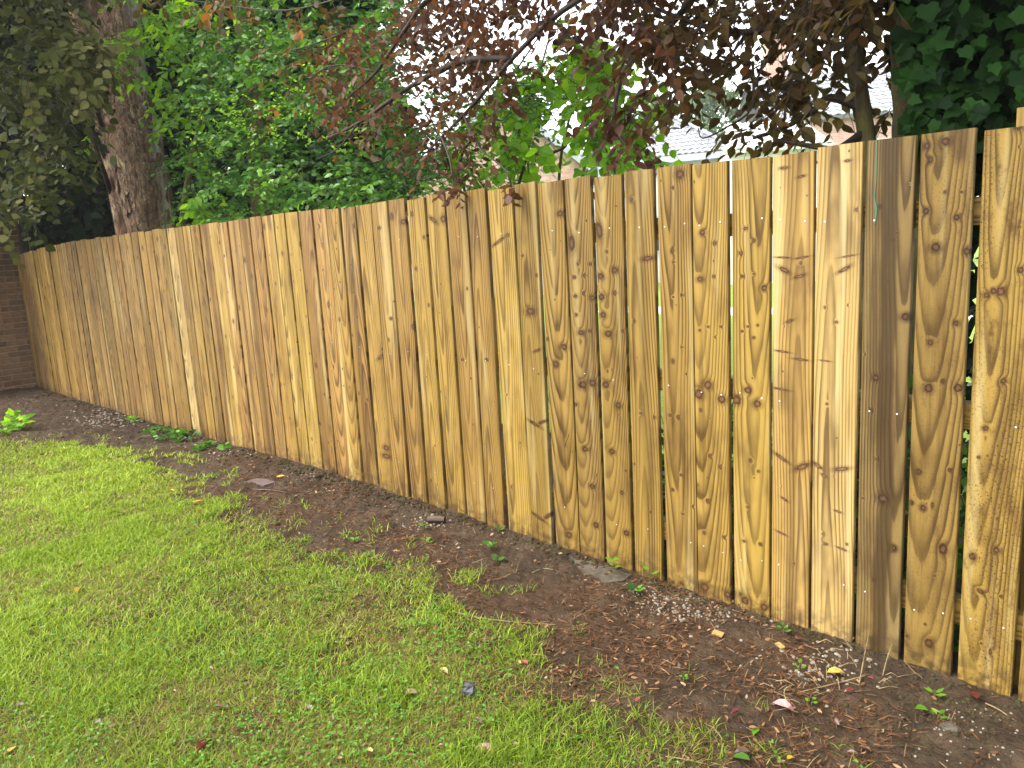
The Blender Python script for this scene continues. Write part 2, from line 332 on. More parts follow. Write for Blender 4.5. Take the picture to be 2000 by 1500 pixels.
M['darkwood'] = plain('dark_stained_timber', (0.012, 0.010, 0.008), (0.028, 0.022, 0.018), 14, 0.6, stretch=(6, 6, 1))
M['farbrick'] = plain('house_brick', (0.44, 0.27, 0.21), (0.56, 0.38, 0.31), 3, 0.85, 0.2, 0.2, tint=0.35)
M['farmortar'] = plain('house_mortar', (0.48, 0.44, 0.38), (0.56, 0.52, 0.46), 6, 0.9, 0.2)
M['tile'] = plain('grey_roof_tile', (0.20, 0.21, 0.225), (0.28, 0.29, 0.31), 3, 0.6, 0.4, tint=0.3)
M['palecladding'] = plain('pale_render', (0.50, 0.50, 0.49), (0.62, 0.61, 0.60), 2, 0.7, 0.3)
M['fascia'] = plain('grey_fascia', (0.30, 0.33, 0.36), (0.36, 0.40, 0.44), 3, 0.5, 0.4)
M['glass'] = NT('window_glass').finish((0.05, 0.06, 0.07), 0.08, 0.6)
M['farlawn'] = plain('garden_grass', (0.10, 0.17, 0.02), (0.20, 0.28, 0.045), 9, 0.9, 0.2, 0.8, 0.03)
M['paving'] = plain('pale_paving', (0.50, 0.48, 0.44), (0.64, 0.62, 0.58), 6, 0.8, 0.3)
M['bark'] = bark_material('flaking_bark', [(0.3, (0.05, 0.027, 0.017)), (0.43, (0.17, 0.095, 0.056)), (0.50, (0.36, 0.235, 0.15)), (0.55, (0.09, 0.06, 0.042)), (0.63, (0.52, 0.38, 0.22))], (0.62, 0.58, 0.52))
M['plumbark'] = bark_material('mossy_bark', [(0.3, (0.045, 0.034, 0.018)), (0.5, (0.11, 0.088, 0.035)), (0.7, (0.19, 0.155, 0.06))], None, 0.5, 0.006)
M['twig'] = plain('dark_twig', (0.018, 0.012, 0.010), (0.05, 0.034, 0.026), 30, 0.6)
M['greentwig'] = plain('green_twig', (0.06, 0.065, 0.02), (0.11, 0.10, 0.035), 30, 0.6)
M['plum'] = leaf_material('copper_leaf', [(0, (0.030, 0.017, 0.014)), (0.3, (0.064, 0.026, 0.016)), (0.55, (0.088, 0.044, 0.018)), (0.7, (0.040, 0.027, 0.010)), (0.88, (0.078, 0.060, 0.015)), (1, (0.24, 0.085, 0.024))], 0.42, 0.42, 0.14, (2.0, 1.7, 1.2))
M['beech'] = leaf_material('olive_leaf', [(0, (0.012, 0.018, 0.004)), (0.4, (0.032, 0.042, 0.008)), (0.75, (0.075, 0.085, 0.020)), (1, (0.20, 0.18, 0.07))], 0.28, 0.5, 0.06, (1.4, 1.4, 0.8))
M['hedge'] = leaf_material('glossy_green_leaf', [(0, (0.009, 0.030, 0.005)), (0.4, (0.024, 0.082, 0.010)), (0.75, (0.070, 0.185, 0.018)), (1, (0.16, 0.30, 0.030))], 0.32, 0.34, 0.2, (1.6, 1.6, 0.7))
M['lime'] = leaf_material('bright_green_leaf', [(0, (0.055, 0.16, 0.012)), (0.5, (0.105, 0.25, 0.018)), (1, (0.18, 0.34, 0.035))], 0.55, 0.35, 0.2, (2.2, 1.9, 0.6))
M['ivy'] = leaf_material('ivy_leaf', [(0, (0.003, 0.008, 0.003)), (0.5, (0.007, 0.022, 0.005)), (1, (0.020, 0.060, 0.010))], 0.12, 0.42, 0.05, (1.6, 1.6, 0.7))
M['fartree'] = leaf_material('far_foliage', [(0, (0.03, 0.06, 0.02)), (0.5, (0.055, 0.10, 0.03)), (1, (0.10, 0.16, 0.045))], 0.3, 0.6, 0.2)
M['post'] = wood_material('sawn_post_timber')

# ------------------------------------------------------------------ ground
def grid(xs, ys, name, mat, kind='structure', dz=0.0, **p):
    X, Y = np.meshgrid(xs, ys, indexing='ij'); Z = zg(X, Y)+dz
    V = np.stack([X, Y, Z], -1).reshape(-1, 3); nx, ny = X.shape
    i = np.arange(nx*ny).reshape(nx, ny); Fc = np.stack([i[:-1, :-1], i[1:, :-1], i[1:, 1:], i[:-1, 1:]], -1).reshape(-1, 4)
    me = mesh(name, V, Fc, lawn_amount(V[:, 0], V[:, 1]), True); o = obj(name, me, mat, None, kind=kind, **p); return o
def axis(lo, hi, step, a, b, n=10):
    return np.unique(np.round(np.concatenate([a+(lo-a)*np.linspace(1, 0, n)**2.2, np.arange(lo, hi, step), hi+(b-hi)*np.linspace(0, 1, n)**2.2]), 4))
_ax = np.unique(np.concatenate([axis(-13, 1.2, 0.03, -118, 118, 14), np.round(np.arange(-5, .6, .012), 4)])); _ay = np.unique(np.concatenate([axis(-3.2, 0.35, 0.04, -118, 118, 14), np.round(np.arange(-1.5, .06, .012), 4)]))
grid(_ax, _ay, 'ground', M['soil'], label='bare earth strip along the fence with lawn in front')
# the neighbouring garden's lawn beyond the fence, 4 mm and more above the ground sheet
X, Y = np.meshgrid(np.linspace(-60, 30, 60), np.concatenate([np.linspace(1.6, 8, 12), np.linspace(9, 70, 20)]), indexing='ij')
V = np.stack([X, Y, zprof(X)+0.03+0*Y], -1).reshape(-1, 3); i = np.arange(X.size).reshape(X.shape)
obj('garden_lawn', mesh('garden_lawn', V, np.stack([i[:-1, :-1], i[1:, :-1], i[1:, 1:], i[:-1, 1:]], -1).reshape(-1, 4)), M['farlawn'], None, kind='structure')
mb = MB(); mb.box((-30, 10.2, 0.05), (14, 11.6, 0.10)); obj('garden_path', mb.mesh('garden_path'), M['paving'], None, kind='structure')

# ------------------------------------------------------------------ fence
TOPS = {0: 1282.5, 1: 1352.5, 2: 1428, 3: 1509, 4: 1597, 5: 1694, 6: 1800, 7: 1923, -1: 1218, -2: 1159, -3: 1102, -4: 1049, -5: 1003, -6: 952, -7: 911.5, -8: 869.5, -9: 831, -10: 794, -11: 759, -12: 726, -13: 694.5, -14: 665, -15: 637, -16: 609.5, -17: 582, -18: 556, -19: 534.5, -20: 511, -21: 488, -22: 467, -23: 445, -24: 426, -25: 406.6, -26: 389, -27: 372, -28: 356.5, -29: 341, -30: 325, -31: 311}
BOTS = {0: 1303, 1: 1365, 2: 1434, 3: 1506, 4: 1584, 5: 1671, 6: 1765, 7: 1869, -1: 1240.5, -2: 1184.5, -3: 1134, -4: 1086.5, -5: 1039, -6: 995, -7: 952, -8: 913, -9: 875, -10: 838, -11: 805, -12: 771.5, -13: 742, -14: 712, -15: 684, -16: 659, -17: 633, -18: 607}
RIGHT_T = {0: 1348, 1: 1421, 2: 1503, 3: 1590, 4: 1686, 5: 1790, 6: 1906}
def fx(px, top):
    """world x on the fence face for the photo column px, on the top or bottom edge"""
    X = -2.0
    for _ in range(60):
        zz_ = ztop(X) if top else float(zprof(X))
        q = proj(np.array([[X, 0, zz_], [X+0.01, 0, zz_]])); X += 0.01*(px-q[0, 0])/(q[1, 0]-q[0, 0])
    return X
PITCH = 0.16393
XT = {n: fx(v, True) for n, v in TOPS.items()}; XB = {n: fx(v, False) for n, v in BOTS.items()}
for n in range(-32, -63, -1):
    if n+1 in XT and XT[n+1]-PITCH > -11.72: XT[n] = XT[n+1]-PITCH*(1+0.06*(RS.rand()-.5))
XT[8] = XT[7]+PITCH+0.012; XT[9] = XT[8]+PITCH
XR = {n: fx(v, True) for n, v in RIGHT_T.items()}
NMIN = min(XT)
#       tone, warm, speck, heart, cath
LOOK = {9: (0.8, .2, .3, 0, .3), 8: (0.8, .2, .5, 0, .3), 7: (0.92, .05, 1.0, 0, .5), 6: (0.72, .25, .45, 0, .9), 5: (0.60, .25, .15, 1.0, .3), 4: (1.32, .0, 0, 0, .25), 3: (1.18, .35, 0, .35, .2),
        2: (1.02, .0, 0, 0, .6), 1: (1.0, .1, 0, 0, .8), 0: (.84, .3, 0, 0, .4), -1: (.84, .2, 0, .4, .3), -2: (.76, .25, 0, 0, 1.0), -3: (.72, .35, 0, 0, 1.0), -4: (.82, .3, 0, 0, .9),
        -5: (.78, .15, .1, .2, .3), -6: (1.05, .0, 0, 0, .3), -7: (.85, .5, 0, 0, .4), -8: (.82, .6, 0, 0, .3), -9: (1.02, .1, 0, .2, .3), -10: (.95, .2, 0, 0, .4), -11: (.88, .6, 0, 0, .4), -12: (.90, .6, 0, 0, .4)}
def lookof(n):
    if n in LOOK: return LOOK[n]
    r = np.random.RandomState(1000-n)
    t = 0.76+0.42*r.rand(); wv = 0.3+0.7*r.rand()
    if n == -30: t, wv = 1.35, 0.0
    if n == -26: t, wv = 0.92, 0.9
    if n == -27: t, wv = 0.85, 0.6
    if n == -25: t, wv = 1.15, 0.1
    if n in (-18, -19): t, wv = 1.08, 0.0
    if n < NMIN+4: t *= 0.72; wv = .9  # boards at the far end coloured darker in imitation of tree shade
    elif n < -45: t *= 0.9
    return (t, wv, 0.25*(r.rand() < .3), 0.6*(r.rand() < .25), r.rand())
# knots noted on the boards (photo columns and rows, half-sizes, tilt in degrees)
KN = []
def kz(ox, oy, s, L):
    for k in L:
        rx = k[2]; rz = k[3] if len(k) > 3 else k[2]; rot = k[4] if len(k) > 4 else 0
        KN.append((ox+k[0]/s, oy+k[1]/s, rx/s, rz/s, rot))
kz(1300, 300, 2.857, [(80, 115, 26), (40, 190, 12), (90, 790, 10), (40, 800, 8), (90, 1080, 8), (45, 605, 8), (115, 1230, 8), (68, 1470, 12), (25, 1460, 10),
    (210, 440, 16), (277, 500, 15), (195, 700, 16), (275, 685, 12), (240, 965, 9), (312, 965, 9), (195, 985, 9), (282, 1022, 8), (240, 1290, 24), (318, 1370, 24), (190, 1340, 28),
    (443, 418, 15), (490, 485, 13), (430, 685, 13), (490, 672, 9), (548, 750, 17), (460, 965, 9), (512, 958, 9), (430, 992, 9), (492, 1027, 8), (458, 1320, 21), (512, 1397, 22), (395, 1375, 28),
    (660, 80, 24, 9, 0), (755, 128, 24, 8, 8), (655, 580, 40, 5, -4), (760, 580, 44, 5, 8), (660, 650, 38, 13, -28), (745, 685, 34, 10, 15), (690, 935, 24, 8, 20), (650, 1105, 38, 6, -6), (755, 1150, 44, 6, -4), (640, 1315, 44, 6, -6),
    (1015, 40, 20, 8, 0), (1020, 572, 44, 5, 8), (1000, 645, 42, 11, 28), (955, 940, 14, 11), (890, 1155, 30, 4, -4), (903, 1395, 10),
    (1198, 295, 14), (1340, 910, 22), (1175, 1250, 18), (1358, 170, 8), (1270, 480, 9),
    (1455, 320, 20), (1627, 355, 19), (1510, 523, 26), (1685, 545, 22), (1560, 215, 10), (1652, 215, 10), (1622, 945, 17), (1480, 1053, 17), (1470, 1308, 26), (1635, 1305, 28), (1548, 1270, 14),
    (1870, 770, 28), (1790, 790, 17), (1980, 650, 20), (1885, 1270, 20, 14, 30)])
kz(1300, 0, 2.857, [(1460, 815, 20), (1565, 790, 26), (1965, 700, 30)])
kz(1300, 800, 2.857, [(70, 45, 12), (82, 365, 9), (40, 448, 9), (95, 583, 8), (40, 965, 12), (90, 975, 14), (252, 257, 12), (310, 318, 13), (238, 507, 12), (218, 685, 12), (330, 710, 13), (222, 990, 26), (348, 1030, 20),
    (475, 285, 14), (515, 345, 10), (457, 545, 11), (437, 735, 12), (525, 752, 12), (440, 1068, 23), (548, 1105, 21), (645, 270, 48, 10, -30), (760, 320, 48, 15, 30), (660, 500, 22, 7, -25), (645, 690, 30, 6, -15), (715, 860, 8),
    (985, 330, 42, 12, 15), (850, 310, 34, 10, -30), (885, 365, 18, 8, -25), (965, 567, 20, 6, -10), (985, 775, 28, 6, -10), (895, 748, 14, 8), (1215, 495, 32, 26), (1185, 275, 11), (1275, 772, 16), (1168, 950, 13),
    (1418, 345, 15), (1585, 335, 14), (1440, 545, 18), (1490, 530, 10, 20), (1550, 775, 27, 33), (1470, 1300, 27), (1450, 1195, 9), (1785, 105, 17), (1710, 820, 21), (1845, 785, 19), (1755, 1015, 24, 12, -30), (1812, 1355, 12, 25), (1760, 1305, 10)])
kz(600, 300, 2.857, [(1475, 500, 18, 48, 0), (1490, 690, 14), (1545, 680, 13), (1495, 795, 14), (1540, 780, 12), (1590, 805, 16), (1580, 615, 14), (1500, 900, 12), (1525, 1000, 17), (1575, 990, 11), (1535, 1290, 24), (1590, 1280, 20), (1495, 1400, 15),
    (1628, 430, 19, 52, 8), (1635, 685, 19), (1715, 650, 18), (1640, 800, 19), (1715, 778, 15), (1650, 900, 17), (1678, 1005, 21), (1760, 990, 11), (1665, 1290, 20), (1735, 1405, 17), (1900, 585, 34, 14, 5), (1820, 935, 9), (1860, 1450, 12),
    (1410, 335, 17), (1430, 1080, 19), (1385, 1175, 17), (1245, 880, 26, 22), (1200, 570, 9), (1280, 1100, 20, 8, 20), (1070, 490, 40, 9, 25), (1120, 455, 13), (405, 415, 12), (700, 370, 24, 12, -30), (755, 365, 16, 22), (410, 1135, 22, 10, 25), (595, 965, 14, 18), (470, 920, 12), (475, 350, 14, 24), (540, 380, 16), (865, 1150, 10), (1000, 1150, 13)])
kz(600, 800, 2.857, [(1290, 600, 40, 8, -20), (1350, 590, 32, 10, 35), (1460, 700, 20), (1550, 220, 16), (1700, 235, 17), (1590, 430, 18, 14), (1755, 465, 15), (1610, 645, 17), (1780, 690, 17), (440, 215, 16), (440, 260, 24, 14), (1270, 80, 34, 9, -20), (1310, 70, 26, 8, 20)])
FENCE = thing('timber_fence', 'tall close-board fence of new wet golden softwood boards beside the bare earth strip', 'fence', (-5, 0.0, 0))
def place(o, X, Y, Z): o.location = (X+5, Y, Z)
for n in sorted(XT):
    rr = np.random.RandomState(500+n)
    xl = XT[n]
    if n in XR: xr = XR[n]
    else: xr = (XT[n+1] if n+1 in XT else xl+PITCH)-(0.013+0.007*rr.rand() if n < 7 else 0.02)
    lean = (XB[n]-XT[n]) if n in XB else 0.004*(rr.rand()-.5)
    if n >= 7: lean = XB.get(7, XT[7])-XT[7]
    wd = xr-xl; xc = (xl+xr)/2+lean; z0 = float(zprof(xc))-0.01; H = ztop(xc)-z0+0.014*(rr.rand()-.5)
    th = 0.020+0.002*rr.rand(); y0 = 0.009*(rr.rand()-.5)
    lv = 5; V = []; bow = 0.006*(rr.rand()-.5); side = 0.003*(rr.rand()-.5); c = 0.0022
    cut = 0.008*(rr.rand()-.5)
    for k in range(lv):
        u = k/(lv-1); zz_ = H*u; b = bow*4*u*(1-u); e = side*4*u*(1-u)-lean*u
        hw = wd/2+0.0012*(rr.rand()-.5)
        for (x_, y_) in ((-hw+c, 0), (hw-c, 0), (hw, c), (hw, th), (-hw, th), (-hw, c)):
            V.append((x_+e, y_+b, zz_+(cut*x_/wd if k == lv-1 else 0)))
    Fc = [(i*6+k, i*6+(k+1) % 6, (i+1)*6+(k+1) % 6, (i+1)*6+k) for i in range(lv-1) for k in range(6)]
    Fc += [tuple(range(6))[::-1], tuple((lv-1)*6+k for k in range(6))]
    ks = []
    for (kx_, ky_, rx_, rz_, rot_) in KN:
        Q = atY(kx_, ky_, 0.0); 
        u = (Q[2]-z0)/H
        xloc = Q[0]-xc+lean*u
        if abs(xloc) < wd/2+0.004:
            pm = proj(np.array([Q, Q+(0.01, 0, 0), Q+(0, 0, 0.01)])); sxp = abs(pm[1, 0]-pm[0, 0])/0.01; szp = abs(pm[2, 1]-pm[0, 1])/0.01
            ks.append((Q[0]-xc, Q[2]-z0, max(0.002, (0.62 if rx_ < 5.6 else .86)*rx_/sxp), max(0.002, (.62 if rx_ < 5.6 else .86)*rz_/szp), radians(rot_)))
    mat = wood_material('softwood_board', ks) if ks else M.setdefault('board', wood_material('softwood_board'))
    t, wv, sp, hb, ca = lookof(n)
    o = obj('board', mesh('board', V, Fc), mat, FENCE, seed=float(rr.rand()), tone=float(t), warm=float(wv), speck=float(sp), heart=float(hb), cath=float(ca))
    place(o, xc, y0, z0)
    if n >= -16:
        for zr in (0.23, 0.905, 1.56):
            for sx_ in ((-0.3, 0.3) if n >= 0 else (0.1*(rr.rand()-.5),)):
                if rr.rand() < 0.35: continue
                nb = MB(); R0 = 0.0032
                nb.add([(cos(a)*R0, -0.0012, sin(a)*R0) for a in np.linspace(0, 2*pi, 8)[:-1]]+[(0, -0.0022, 0)], [(k, (k+1) % 7, 7) for k in range(7)])
                no = obj('nail', nb.mesh('nail'), M['nail'], o); u = (zr+0.03*(rr.rand()-.5))/H
                no.location = (sx_*wd-lean*u, bow*4*u*(1-u), u*H)
# three rails and the posts behind the boards
xa, xb = min(XT.values()), max(XT.values())+0.3
for i, zr in enumerate((0.23, 0.905, 1.56)):
    x = xa
    while x < xb:
        x2 = min(x+3.0, xb); nb = MB(); L = x2-x-0.003
        za, zb_ = float(zprof(x)), float(zprof(x2))
        if zr > 1: za, zb_ = ztop(x)-1.8, ztop(x2)-1.8
        V = [(0, 0, -.043), (0, .045, -.043), (0, .045, .043), (0, 0, .043)]; V += [(L, y, z+zb_-za) for (_, y, z) in V]
        nb.add(V, [(0, 1, 2, 3), (7, 6, 5, 4), (0, 4, 5, 1), (1, 5, 6, 2), (2, 6, 7, 3), (3, 7, 4, 0)])
        g = obj('rail', nb.mesh('rail'), M['post'], FENCE, seed=random.random(), tone=0.85, warm=.1, speck=.2, heart=0.0, cath=.4)
        # grain runs along the rail: the mesh is built upright and laid down
        me = g.data; co = np.empty(len(me.vertices)*3); me.vertices.foreach_get('co', co); co = co.reshape(-1, 3)
        me.vertices.foreach_set('co', np.stack([-co[:, 2], co[:, 1], co[:, 0]], -1).ravel()); me.update()
        g.rotation_euler = (0, pi/2, 0); place(g, x, 0.0265, za+zr); x = x2
xp = XT[7]+0.115
while xp > xa-0.2:
    nb = MB(); top = ztop(xp)+(0.055 if xp > XT[7] else -0.05)-float(zprof(xp))+0.3
    nb.box((-.05, 0, -0.3), (.05, .1, top-0.3)); g = obj('post', nb.mesh('post'), M['post'], FENCE, seed=random.random(), tone=1.0, warm=.05, speck=.4, heart=0.0, cath=.5)
    place(g, xp, 0.074, float(zprof(xp))); xp -= 1.84
# teal twine on the dark board
pts = [atY(1709+dx, y, -0.004) for dx, y in ((3, 266), (4, 285), (3, 320), (2, 355), (-1, 385), (3, 405), (2, 425), (0, 442))]
nb = MB(); nb.tube(pts, [0.0012, 0.0014, 0.0016, 0.0014, 0.0016, 0.0032, 0.0028, 0.001], 6)
obj('twine', nb.mesh('twine', True), M['twine'], None, label='teal green twine hanging down the dark brown board near the right', category='twine')
#@@REST@@
# ------------------------------------------------------------------ brick wall at the far end of the fence
WX = -11.70
WALL = thing('brick_wall', 'brown brick wall in deep shade at the far left end of the fence', 'wall', (WX, -0.6, 0.05))
def sub(name, me, mat, th, **p):
    o = obj(name, me, mat, th, **p); o.location = -Vector(th.location); return o
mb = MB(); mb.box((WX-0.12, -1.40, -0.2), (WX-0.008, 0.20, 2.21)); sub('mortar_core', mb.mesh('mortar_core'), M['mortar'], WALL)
bm_ = []
for v in range(5):
    r = np.random.RandomState(60+v); nb = MB(); a = (r.rand(8, 3)-.5)*0.004
    V = np.array([(0, -.1075, -.0325), (0, .1075, -.0325), (0, .1075, .0325), (0, -.1075, .0325), (-.05, -.1075, -.0325), (-.05, .1075, -.0325), (-.05, .1075, .0325), (-.05, -.1075, .0325)])+a
    nb.add(V, [(0, 1, 2, 3), (0, 4, 5, 1), (1, 5, 6, 2), (2, 6, 7, 3), (3, 7, 4, 0)]); bm_.append(nb.mesh('brick'))
for row in range(29):
    for c_ in range(7):
        y = 0.085-c_*0.225-(0.1125 if row % 2 else 0); z = 0.04+0.0375+row*0.075
        if y < -1.35: continue
        half = row % 2 == 0 and c_ == 0
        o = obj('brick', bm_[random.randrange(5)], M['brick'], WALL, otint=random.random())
        o.location = Vector((WX+random.uniform(0, .004), y, z))-Vector(WALL.location)
mb = MB(); mb.box((WX-0.2, -1.45, 2.212), (WX+0.05, 0.22, 2.30)); sub('coping', mb.mesh('coping'), M['darkwood'], WALL)
DP = thing('dark_post', 'black stained timber post standing at the corner between brick wall and fence end', 'post', (WX+0.03, 0.14, 0.05))
mb = MB(); mb.box((WX+0.012, 0.075, -0.1), (WX+0.10, 0.165, 2.19)); sub('shaft', mb.mesh('shaft'), M['darkwood'], DP)
mb = MB(); mb.box((WX+0.006, 0.068, 2.192), (WX+0.106, 0.172, 2.208)); sub('cap', mb.mesh('cap'), M['darkwood'], DP)

# ------------------------------------------------------------------ leaves
def nrmz(v): return v/(np.linalg.norm(v, axis=-1, keepdims=True)+1e-9)
# templates: length 1 along +Y from the stalk, face up +Z
T_OV = (np.array([(0, 0, 0), (-.20, .22, .05), (-.27, .5, .06), (-.15, .8, .02), (0, 1, -.10), (.15, .8, .02), (.27, .5, .06), (.20, .22, .05), (0, .35, -.02), (0, .7, -.03)]),
        [(0, 8, 1), (0, 7, 8), (1, 8, 9, 2), (8, 7, 6, 9), (2, 9, 3), (9, 6, 5), (3, 9, 4), (9, 5, 4)])
T_RD = (np.array([(0, 0, 0), (-.34, .2, .06), (-.40, .5, .05), (-.2, .82, .0), (0, 1, -.08), (.2, .82, .0), (.40, .5, .05), (.34, .2, .06), (0, .35, -.03), (0, .7, -.03)]), T_OV[1])
T_SM = (np.array([(0, 0, 0), (-.26, .45, .06), (0, 1, -.06), (.26, .45, .06)]), [(0, 2, 1), (0, 3, 2)])
_iv = [(0, .0, 0), (-.22, -.12, .03), (-.46, .06, .02), (-.41, .27, .05), (-.50, .46, -.02), (-.30, .62, .04), (0, 1, -.08), (.30, .62, .04), (.50, .46, -.02), (.41, .27, .05), (.46, .06, .02), (.22, -.12, .03), (0, .38, -.03)]
T_IV = (np.array(_iv), [(12, (k+1) % 12, k) for k in range(12)])
T_BL = (np.array([(-.5, 0, 0), (.5, 0, 0), (.32, .55, .0), (-.32, .55, .0), (0, 1, 0)]), [(0, 1, 2, 3), (3, 2, 4)])
def tris(tpl):
    out = []
    for f in tpl[1]:
        for k in range(1, len(f)-1): out.append((f[0], f[k], f[k+1]))
    return np.array(out)
def frames(ax, nm):
    ax = nrmz(ax); sd_ = nrmz(np.cross(ax, nm)); n2 = np.cross(sd_, ax); return sd_, ax, n2
def leafmesh(name, tpl, pos, ax, nm, size, tint):
    sd_, a, n = frames(ax, nm); T = tpl[0]; s = np.asarray(size)[:, None, None]
    wv = 0.8+0.4*RS.rand(len(pos))[:, None, None]; cv = RS.uniform(-1.0, 2.2, len(pos))[:, None, None]
    V = pos[:, None, :]+s*(sd_[:, None, :]*T[None, :, 0:1]*wv+a[:, None, :]*T[None, :, 1:2]+n[:, None, :]*T[None, :, 2:3]*cv)
    tr = tris(tpl); Fc = (tr[None]+np.arange(len(pos))[:, None, None]*len(T)).reshape(-1, 3)
    return mesh(name, V.reshape(-1, 3), Fc, np.repeat(tint, len(T)))
def inframe(P, m=0):
    q = proj(P); return (q[:, 2] > 0) & (q[:, 0] > -m) & (q[:, 0] < 2000+m) & (q[:, 1] > -m) & (q[:, 1] < 1500+m)
def foliage(th, tpl, L, mat, nparts=0, name='crown', score=None):
    """one crown mesh for the mass, the leaves that show largest as leaf objects sharing a mesh"""
    pos, ax, nm, size, tint = L; keep = np.ones(len(pos), bool)
    if nparts:
        q = proj(pos); sc = size/q[:, 2]*(0.75+0.5*RS.rand(len(pos)))
        ok = inframe(pos, -10)
        if score is not None: ok &= score
        sc = np.where(ok, sc, -1); ids = np.argsort(-sc)[:nparts]; ids = ids[sc[ids] > 0]; keep[ids] = False
        sd_, a, n = frames(ax, nm); ms = []
        for v in range(4):
            T = tpl[0].copy(); T[:, 2] *= (0.3, 1.0, 1.9, -0.7)[v]; T[:, 0] *= (1.0, .88, 1.1, .95)[v]
            me = mesh('leaf', T, [tuple(f) for f in tpl[1]], np.zeros(len(T))); me.materials.append(mat); ms.append(me)
        tl = Vector(th.location)
        for i in ids:
            o = bpy.data.objects.new('leaf', ms[int(i) % 4]); COL.objects.link(o); o.parent = th; s = float(size[i]); p = pos[i]
            o.matrix_basis = Matrix(((sd_[i, 0]*s, a[i, 0]*s, n[i, 0]*s, p[0]-tl[0]), (sd_[i, 1]*s, a[i, 1]*s, n[i, 1]*s, p[1]-tl[1]), (sd_[i, 2]*s, a[i, 2]*s, n[i, 2]*s, p[2]-tl[2]), (0, 0, 0, 1)))
            o['otint'] = float(tint[i])
    o = sub(name, leafmesh(name, tpl, pos[keep], ax[keep], nm[keep], size[keep], tint[keep]), mat, th, kind='stuff')
    return o
def inpoly(x, y, poly):
    c = np.zeros(len(x), bool); j = len(poly)-1
    for i in range(len(poly)):
        xi, yi = poly[i]; xj, yj = poly[j]
        m = ((yi > y) != (yj > y)) & (x < (xj-xi)*(y-yi)/(yj-yi+1e-9)+xi); c ^= m; j = i
    return c
def fill(poly, n, a, b, mode='Y', clump=0.0, k=0):
    """points spread through the volume behind an outline, between two depths"""
    p = np.array(poly, float); lo, hi = p.min(0), p.max(0); out = []
    while sum(map(len, out)) < n:
        x = RS.uniform(lo[0], hi[0], n*2); y = RS.uniform(lo[1], hi[1], n*2); m = inpoly(x, y, poly)
        if clump: m &= vnoise(x, y, 1/clump, k) > RS.uniform(0.25, 0.6, len(x))
        out.append(np.stack([x[m], y[m]], 1))
    q = np.concatenate(out)[:n]; t = RS.uniform(a, b, n)
    d = FW+RT*((q[:, :1]-1000)/F)-UP*((q[:, 1:]-750)/F)
    s = (t-CP[1])/d[:, 1] if mode == 'Y' else t/np.linalg.norm(d, axis=1)
    return CP+d*s[:, None]
def twigs(B, Dr, Ln, k, size, droop=0.3, spread=0.9, tint=(0.2, 0.8), up=0.6, face=0.0, jit=0.25):
    """leaves set alternately along short drooping twigs; returns leaves and the twig lines"""
    N = len(B); t = (np.arange(k)+0.6)/k
    tt = np.broadcast_to(t, (N, k)); Dr = nrmz(Dr); L = np.asarray(Ln)[:, None]
    dn = np.array([0, 0, -1.0])
    pts = B[:, None]+Dr[:, None]*(tt*L)[..., None]+dn*(droop*L*tt**2)[..., None]
    tg = nrmz(Dr[:, None]+dn*(2*droop*tt)[..., None]); hz = nrmz(np.cross(tg, [0, 0, 1.0])+1e-3)
    sgn = np.where(np.arange(k) % 2, 1.0, -1.0)[None, :, None]
    ax = nrmz(tg*0.55+hz*sgn*spread+RS.normal(0, jit, (N, k, 3))+dn*0.25)
    tocam = nrmz(CP-pts)
    nm = nrmz(np.array([0, 0, up])+RS.normal(0, 0.45, (N, k, 3))+tocam*face)
    sz = size*RS.uniform(0.6, 1.15, (N, k)); base = RS.uniform(0, 1, (N, 1)); ti = np.clip(tint[0]+(tint[1]-tint[0])*(0.55*base+0.45*RS.rand(N, k)), 0, 1)
    lines = np.stack([B, B+Dr*L*0.5+dn*droop*L*0.25, B+Dr*L+dn*droop*L], 1)
    return (pts.reshape(-1, 3), ax.reshape(-1, 3), nm.reshape(-1, 3), sz.ravel(), ti.ravel()), lines
def cat(*Ls): return tuple(np.concatenate([l[i] for l in Ls]) for i in range(5))
def twigmesh(name, lines, r0=0.003, r1=0.0012):
    N, m, _ = lines.shape; d = nrmz(np.gradient(lines, axis=1)); a = nrmz(np.cross(d, [0.3, 0.9, 0.2])); b = np.cross(d, a)
    r = np.linspace(r0, r1, m)[None, :, None]; th = np.arange(3)*2*pi/3
    R = np.stack([lines+(a*cos(x)+b*sin(x))*r for x in th], 2)       # N,m,3,3
    base = (np.arange(N)*m*3)[:, None, None]; i = np.arange(m-1)[None, :, None]*3; k = np.arange(3)[None, None]
    k2 = (k+1) % 3
    q = np.stack([base+i+k, base+i+k2, base+i+3+k2, base+i+3+k], -1).reshape(-1, 4)
    return mesh(name, R.reshape(-1, 3), q, np.zeros(N*m*3))
def rdir(n, bias=(0, 0, 0)): return nrmz(RS.normal(0, 1, (n, 3))*np.array([1, 1, .6])+np.array(bias))
def limb(pts, r0, r1, n=6, steps=4, jit=0.12):
    """smooth tapered limb through points"""
    p = np.asarray(pts, float); m = len(p); q = []
    for i in range(m-1):
        p0, p1, p2, p3 = p[max(i-1, 0)], p[i], p[i+1], p[min(i+2, m-1)]
        for s in range(steps):
            t = s/steps; q.append(0.5*((2*p1)+(-p0+p2)*t+(2*p0-5*p1+4*p2-p3)*t*t+(-p0+3*p1-3*p2+p3)*t**3))
    q.append(p[-1]); return q, np.linspace(r0, r1, len(q))

